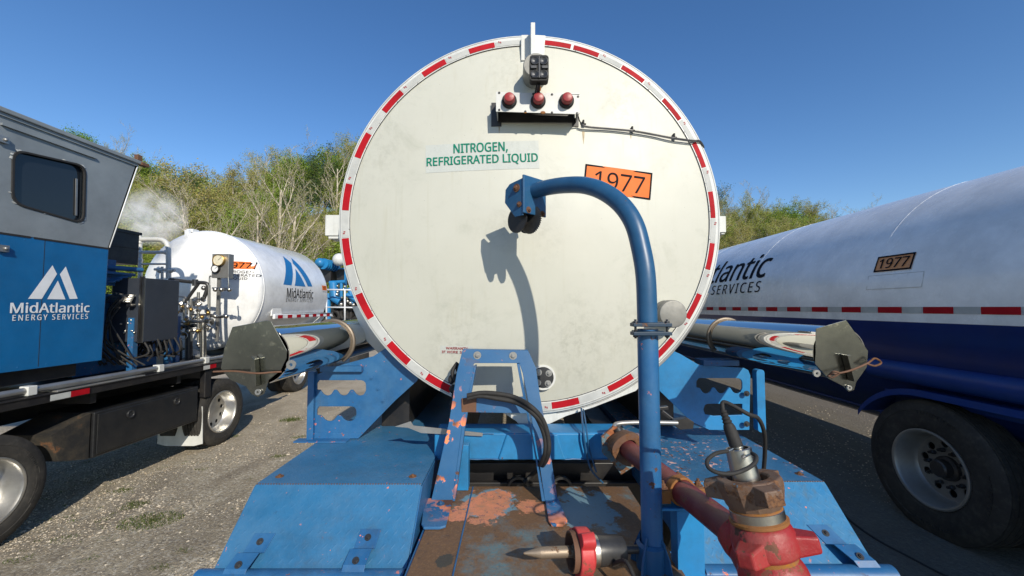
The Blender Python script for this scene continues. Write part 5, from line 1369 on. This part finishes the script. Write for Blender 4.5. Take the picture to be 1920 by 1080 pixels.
def cylmap(cx, cz, r, Yc, Zc, side, off=.004, ydir=1):
    a0 = math.asin(max(-1, min(1, (Zc-cz)/r)))
    def fn(u, v):
        a = a0+v/r; return Vector((cx+side*(r+off)*cos(a), Yc+u*ydir, cz+(r+off)*sin(a)))
    return fn
def onside(px, py, cx, cz, r, side):       # picture point on the cylinder's visible side
    rr = ray(px, py); o = Vector((0, 0, H)); a = rr.x**2+rr.z**2; ox_ = o.x-cx; oz = o.z-cz
    b = 2*(ox_*rr.x+oz*rr.z); c_ = ox_**2+oz**2-r*r; d = b*b-4*a*c_
    if d < 0: d = 0
    t_ = (-b-sqrt(d))/(2*a); return o+rr*t_
qa = onside(527, 510, NX, NZ, NR, 1); qb = onside(584, 535, NX, NZ, NR, 1); zt_ = onside(535, 480, NX, NZ, NR, 1).z; zb_ = onside(556, 540, NX, NZ, NR, 1).z
lw = qb.y-qa.y; hh_ = (zt_-zb_)/.68*1.03
LOGO2 = [[(-.5,-.32),(-.42,.05),(-.30,.36),(-.13,.36),(.02,-.32)], [(.04,-.32),(-.02,.1),(.33,-.32)], [(.02,.32),(.2,.22),(.5,-.32),(.36,-.32)]]
for pg in LOGO: lay(poly2d([(x*lw*1.05, y*hh_) for x, y in pg], .06), cylmap(NX, NZ, NR, (qa.y+qb.y)/2, (zt_+zb_)/2+.02, 1)).build('logo', M['blue_ink'], nt_, fix=False)
q = onside(563, 550, NX, NZ, NR, 1); qa = onside(538, 550, NX, NZ, NR, 1); qb = onside(587, 550, NX, NZ, NR, 1)
lay(text2d('MidAtlantic', qb.y-qa.y, .20, .015, cut=.05), cylmap(NX, NZ, NR, (qa.y+qb.y)/2, q.z, 1)).build('lettering', M['black_ink'], nt_, fix=False)
q = onside(562, 563, NX, NZ, NR, 1)
lay(text2d('ENERGY SERVICES', qb.y-qa.y, .07, .0, 1.2), cylmap(NX, NZ, NR, (qa.y+qb.y)/2, q.z, 1)).build('lettering', M['dark_steel'], nt_, fix=False)
q = onside(608, 540, NX, NZ, NR, 1)
lay(rect2d(.22, .11, 1, 3), cylmap(NX, NZ, NR, q.y, q.z, 1)).build('number_placard', M['orange_film'], nt_, fix=False)
lay(text2d('1977', .16, .07, .01), cylmap(NX, NZ, NR, q.y, q.z, 1, .007)).build('lettering', M['black_ink'], nt_, fix=False)
lay(text2d('NITROGEN', .2, .025, .0), cylmap(NX, NZ, NR, q.y, q.z-.09, 1, .007)).build('lettering', M['black_ink'], nt_, fix=False)
# front placard and writing on the domed end
def domemap(px, py, off=.006):
    def yy_(x, z):
        q_ = min(1, ((x-NX)**2+(z-NZ)**2)/NR**2); return NY0-.26*sqrt(1-q_)-off
    y = NY0-.1
    for _ in range(8): p = P(px, py, y); y = yy_(p.x, p.z)
    return lambda u, v: Vector((p.x+u, yy_(p.x+u, p.z+v), p.z+v))
kk = 7.1/760
pl_ = lay(rect2d(52*kk, 14*kk, 6, 3), domemap(446, 497)).build('number_placard', M['orange_film'], nt_, fix=False)
lay(frect(52*kk, 14*kk, .012), domemap(446, 497, .012)).build('border', M['black_ink'], pl_, fix=False)
lay(text2d('1977', 40*kk, 10*kk, .015), domemap(447, 497, .014)).build('lettering', M['black_ink'], pl_, fix=False)
for s_, yy, w_ in (('NITROGEN', 509.5, 48), ('REFRIGERATED', 516, 66), ('LIQUID', 522.5, 30)):
    lay(text2d(s_, w_*kk, 5*kk, .004), domemap(446, yy)).build('lettering', M['black_ink'], nt_, fix=False)
m = MB(); zs = PX(560, 592, -4.5).z
m.box((-4.52, NY0+.4, zs-.05), (-4.47, NY1+.12, zs+.045)); m.box((-6.6, NY1+.0, zs-.05), (-4.47, NY1+.12, zs+.045)); bmp = m.build('side_rail', M['white_clean'], NT_, bev=.02)
y = NY0+.5; i = 0
while y < NY1:
    mm = MB(); mm.add([(-4.467, y, zs-.035), (-4.467, y+.17, zs-.035), (-4.467, y+.17, zs+.03), (-4.467, y, zs+.03)], [(0, 1, 2, 3)]); mm.build('red_reflective_tape', M['red_tape'], bmp, fix=False); y += .34
m = MB(); m.plate([(-4.62, NY0+.6, zs-.05), (-4.62, NY1-.1, zs-.05), (-4.9, NY1-.25, zs-.55), (-4.9, NY0+.6, zs-.55)], (-.02, 0, 0)); m.build('skirt_panel', M['galv'], NT_)
m = MB(); m.bar((-4.55, NY1-.25, zs-.05), (-4.8, NY1-.75, zs-.5), .07, .07); m.plate([(-4.5, NY0+.35, zs+.02), (-4.5, NY0+.7, zs+.02), (-4.5, NY0+.65, zs+.2), (-4.5, NY0+.5, zs+.26), (-4.5, NY0+.38, zs+.18)], (-.02, 0, 0)); m.build('brace', M['white_clean'], NT_)
m = MB(); m.box((-6.6, NY0+.2, zs-.8), (-4.9, NY1+.1, zs-.45)); m.build('chassis', M['dark_steel'], NT_)
m = MB(); m.box((-6.7, NY0-.55, .95), (-4.45, NY0+.3, 1.0)); m.build('front_deck', M['galv'], NT_)
wheel(NT_, -5.35, 10.3, GB+.49, 1, hub=True)
# ================================================================== blue pump skid far behind
BY = 13.2
SK = thing('pump_skid', 'bright blue pumping unit with black hose coils behind white railings', 'pump unit', (P(640, 600, BY).x, BY, 0))
def Q(x, y, dY=0): return P(x, y, BY+dY)
m = MB(); m.tube([Q(600, 493), Q(630, 500, .9)], .16, 20); m.sphere(Q(600, 493), .16, 16, 10)
for i in range(6): m.tube([Q(606+i*4, 494.5+i, .1*i), Q(608+i*4, 495+i, .1*i+.05)], .18, 20)
m.build('air_cleaner', M['blue_bright'], SK)
m = MB(); m.sphere(Q(636, 487), .21, 20, 12); m.lathe([(0, .212), (.04, .212)], Q(636, 487), (1, -.3, .2), 24); m.build('exhaust_ball', M['white'], SK)
m = MB(); m.box(Q(600, 503, .3), Q(632, 530, .8)); m.box(Q(632, 505, .5), Q(668, 535, 1)); m.build('engine_block', M['black'], SK)
m = MB()
m.box(Q(634, 502, .2), Q(650, 505, .3)); m.box(Q(646, 502, .2), Q(650, 545, .3)); m.tube([Q(618, 530, 0), Q(648, 528, 0)], .06, 10); m.tube([Q(625, 530, 0), Q(627, 560, 0), Q(638, 566, 0)], .14, 12); m.tube([Q(640, 530, 0), Q(640, 560, 0)], .05, 10); m.box(Q(618, 540, .3), Q(640, 565, .5)); m.tube([Q(655, 540, 0), Q(662, 570, 0)], .07, 10); m.tube([Q(615, 550, 0), Q(616, 600, 0)], .08, 10); m.tube([Q(650,552,-.1), Q(672,566,-.1)], .07, 10)
m.build('blue_pipework', M['blue_bright'], SK)
m = MB()
for x, y, r in ((640, 590, .32), (655, 588, .28), (668, 592, .3), (625, 592, .2)):
    c_ = Q(x, y, .2)
    for k in range(3): m.tube([c_+Vector((cos(a)*r, .1*k, sin(a)*r*.8)) for a in [2*pi*i/20 for i in range(20)]], .07, 8, closed=True)
for i in range(8): m.tube(spline([Q(615+i*7, 572+Rp.uniform(-5, 5)), Q(625+i*6, 566+Rp.uniform(-5, 5), .1), Q(640+i*6, 575+Rp.uniform(-5, 5))], 4), .06, 8)
m.build('hose_coils', M['rubber'], SK)
m = MB()
for i in range(26): m.sphere(Q(Rp.uniform(622, 672), Rp.uniform(535, 585), -.05), Rp.uniform(.03, .07), 8, 6)
m.build('fittings', M['steel'], SK)
m = MB()
for x in (612, 646.5, 684): m.tube([Q(x, 543, -.5), Q(x, 604, -.5)], .028, 8)
m.tube([Q(612, 543, -.5), Q(686, 544, -.5)], .026, 8); m.tube([Q(612, 576, -.5), Q(686, 577, -.5)], .022, 8); m.build('railing', M['white_ink'], SK)
m = MB(); m.box(Q(606, 602, -.55), Q(700, 609, 2)); m.build('deck', M['white'], SK)
m = MB(); m.box(Q(610, 610, -.3), Q(700, 640, 2)); m.build('chassis', M['black'], SK)
for dx in (620, 680): m = MB(); c_ = Q(dx, 0, -.4); m.lathe([(0, .0005), (0, .44), (.03, .49), (.25, .49), (.28, .44), (.28, .0005)], (c_.x+.25, c_.y, gz(c_.x)+.49), (-1, 0, 0), 36); m.build('wheel', M['tyre'], SK)

# ================================================================== tanker on the right
RXc, RRr, RZ = 4.42, 1.22, H-.045; GR = gz(3.3)
RT = thing('tanker_trailer', 'long white and navy tanker with faded 1977 placard and big black wheels', 'trailer', (RXc, 5, GR))
def arcpart(a0, a1, y0, y1, r, name, mat, par, n=48, ny=1):
    mm = MB(); mm.grid(lambda u, v: Vector((RXc-r*cos(a0+(a1-a0)*u), y0+(y1-y0)*v, RZ+r*sin(a0+(a1-a0)*u))), n, ny, True); return mm.build(name, mat, par, fix=False)
z1 = (onside(1920, 612, RXc, RZ, RRr, -1).z-RZ)/RRr; a_bl = math.asin(z1)
Y0r, Y1r = .6, 13.0
up_ = arcpart(a_bl, pi-a_bl, Y0r, Y1r, RRr, 'upper_shell', M['trailer_white'], RT, 96)
lo_ = arcpart(a_bl-.0, -pi-a_bl, Y0r, Y1r, RRr-.001, 'lower_shell', M['trailer_blue'], RT, 96)
m = MB()
for yy in (Y0r, Y1r): m.cut(); m.lathe([(0, RRr), (0, RRr*.5), (0, .0005)], (RXc, yy, RZ), (0, 1, 0), 64)
m.build('tank_end', M['trailer_white'], RT)
m = MB()
for px, py in ((1355, 459), (1500, 392), (1394, 447), (1640, 500)): pass
for yy in (2.35, 3.62, 5.5, 7.3, 9.1, 11): m.cut(); m.tube([Vector((RXc-(RRr+.000)*cos(a), yy, RZ+(RRr+.000)*sin(a))) for a in [radians(q) for q in range(30, 155, 4)]], .0018, 6, cap=False)
m.build('weld_seam', M['trailer_white'], up_)
y = Y0r; zc0 = (onside(1920, 583, RXc, RZ, RRr, -1).z); a_s = math.asin((zc0-RZ)/RRr); k = 0
while y < Y1r-.4:
    L = .39; arcpart(a_s-.021, a_s+.021, y, y+L*.56, RRr+.003, 'red_reflective_tape', M['red_tape'], up_, 2)
    arcpart(a_s-.021, a_s+.021, y+L*.56+.004, y+L*.99, RRr+.003, 'white_reflective_tape', M['white_tape'], up_, 2); y += L
# lettering: reads from far to near
c0_ = onside(1441, 500, RXc, RZ, RRr, -1); cz_ = onside(1390, 503, RXc, RZ, RRr, -1).z
sh = text2d('MidAtlantic', 2.75, .40, .02, cut=.06)
lay(sh, cylmap(RXc, RZ, RRr, c0_.y+2.75/2, cz_, -1, .004, -1)).build('lettering', M['black_ink'], up_, fix=False)
c1_ = onside(1426, 537, RXc, RZ, RRr, -1)
sh = text2d('ENERGY SERVICES', 2.5, .15, .005, 1.25, cut=.06)
lay(sh, cylmap(RXc, RZ, RRr, c1_.y+2.5/2, c1_.z, -1, .004, -1)).build('lettering', M['black_ink'], up_, fix=False)
qa = onside(1644, 493, RXc, RZ, RRr, -1); qb = onside(1713, 490, RXc, RZ, RRr, -1); qt = onside(1680, 477, RXc, RZ, RRr, -1); qd = onside(1680, 508, RXc, RZ, RRr, -1)
pw = qa.y-qb.y; ph_ = qt.z-qd.z; yc = (qa.y+qb.y)/2; zc2 = (qt.z+qd.z)/2
pl_ = lay(rect2d(pw, ph_, 1, 4), cylmap(RXc, RZ, RRr, yc, zc2, -1, .003, -1)).build('number_placard', M['orange_faded'], up_, fix=False)
lay(frect(pw, ph_, .014), cylmap(RXc, RZ, RRr, yc, zc2, -1, .007, -1)).build('border', M['black_ink'], pl_, fix=False)
lay(text2d('1977', pw*.78, ph_*.62, .006, cut=.04), cylmap(RXc, RZ, RRr, yc, zc2, -1, .007, -1)).build('lettering', M['black_ink'], pl_, fix=False)
qa = onside(1627, 528, RXc, RZ, RRr, -1); qb = onside(1730, 528, RXc, RZ, RRr, -1); qt = onside(1680, 513, RXc, RZ, RRr, -1); qd = onside(1680, 541, RXc, RZ, RRr, -1)
st = lay(rect2d(qa.y-qb.y, qt.z-qd.z, 1, 4), cylmap(RXc, RZ, RRr, (qa.y+qb.y)/2, (qt.z+qd.z)/2, -1, .0022, -1)).build('blank_sticker', M['trailer_white'], up_, fix=False)
lay(frect(qa.y-qb.y, qt.z-qd.z, .003), cylmap(RXc, RZ, RRr, (qa.y+qb.y)/2, (qt.z+qd.z)/2, -1, .0035, -1)).build('sticker_edge', M['galv'], st, fix=False)
# sub frame, tube, wheel arch, wheels
m = MB(); TXc = 3.30; zt3 = PX(1650, 690, TXc-.02).z; m.tube([(TXc, .8, zt3), (TXc, PX(1640, 690, TXc).y, zt3)], .088, 32); m.build('hose_tube', M['trailer_blue_frame'], RT)
m = MB(); m.plate([(3.42, 3.55, zt3-.05), (3.42, 3.85, zt3-.05), (3.42, 3.85, zt3-.16), (3.42, 3.7, zt3-.24), (3.42, 1, zt3-.24), (3.42, 1, zt3-.05)], (.5, 0, 0)); m.box((3.7, .6, .85), (5.2, 12.5, 1.25)); m.plate([(3.6, 4.6, RZ-.5), (3.6, 3.6, RZ-.5), (3.6, 3.3, RZ-1.0), (3.6, 4.0, RZ-1.0)], (1.6, 0, 0)); m.build('sub_frame', M['trailer_blue_frame'], RT)
wx = 3.27; wy = 3.26; wz = GR+.50
m = MB(); Rf = .61
def arch(u, v):
    s_ = u; 
    if s_ < .3: a = pi*.17+(pi/2-pi*.17)*(s_/.3); y = wy+Rf*cos(a)*1.12; z = wz+Rf*sin(a)
    else: y = wy-(s_-.3)/.7*2.2; z = wz+Rf+.0*s_
    return Vector((wx-.03+.62*v, y, z))
m.grid(arch, 40, 1); m.grid(lambda u, v: arch(u, 0)+Vector((0, 0, -.05*v)), 40, 1); m.build('wheel_arch', M['trailer_blue_frame'], RT, fix=False)
w1 = wheel(RT, wx, wy, wz, -1, R_=.53, rr=.29, nh=10, rmat='galv', dish=.17)
w2 = wheel(RT, wx, wy-1.32, wz, -1, R_=.53, rr=.29, nh=10, rmat='galv', dish=.17)
m = MB(); q = PX(1484, 712, 3.75); m.lathe([(0, .0005), (0, .06), (.05, .06), (.05, .0005)], (3.72, q.y, q.z), (1, 0, 0), 16); m.box((3.74, q.y-.12, q.z-.02), (3.80, q.y+.12, q.z+.02)); m.tube([(3.77, q.y, q.z), (3.77, q.y, q.z+.5)], .03, 10); m.build('drain_valve', M['dark_steel'], RT)
# cable on the ground, right
m = MB(); m.tube(spline([PG(1560, 940)+Vector((0, 0, .01)), PG(1590, 975)+Vector((0, 0, .01)), PG(1640, 1012)+Vector((0, 0, .01)), PG(1700, 1045)+Vector((0, 0, .01)), PG(1790, 1090)+Vector((0, 0, .01)), PG(1880, 1110)+Vector((0, 0, .01))], 6), .009, 8)
tag(m.build('ground_cable', M['rubber']), 'thin black cable lying on the dark ground at the right beside the fender', 'cable')

# ================================================================== steam above the exhaust
t = NT('steam'); t.t.nodes.remove(t.b); vv = t.n('ShaderNodeVolumePrincipled'); vv.inputs['Color'].default_value = (.99, .99, 1, 1); vv.inputs['Anisotropy'].default_value = -.35
g_ = t.n('ShaderNodeTexCoord').outputs['Generated']
mp = t.map(vec=g_); d1 = t.n('ShaderNodeVectorMath', operation='DISTANCE'); t.set(d1.inputs[0], mp); d1.inputs[1].default_value = (.45, .5, .45)
fall = t.ramp(d1.outputs['Value'], .08, .48, True)
nn = t.ramp(t.noise(3.4, 8, .65, dist=.9), .42, .68)
t.set(vv.inputs['Density'], t.math('MULTIPLY', t.math('MULTIPLY', fall, nn), 8))
t.t.links.new(vv.outputs[0], t.t.nodes['Material Output'].inputs['Volume'])
m = MB(); c_ = P(290, 402, 6.7); m.sphere(c_, 1, 24, 16, (.62, .4, .55))
tag(m.build('steam_plume', t.m), 'white steam puffing up above the exhaust housing in front of the trees', 'steam', kind='stuff')
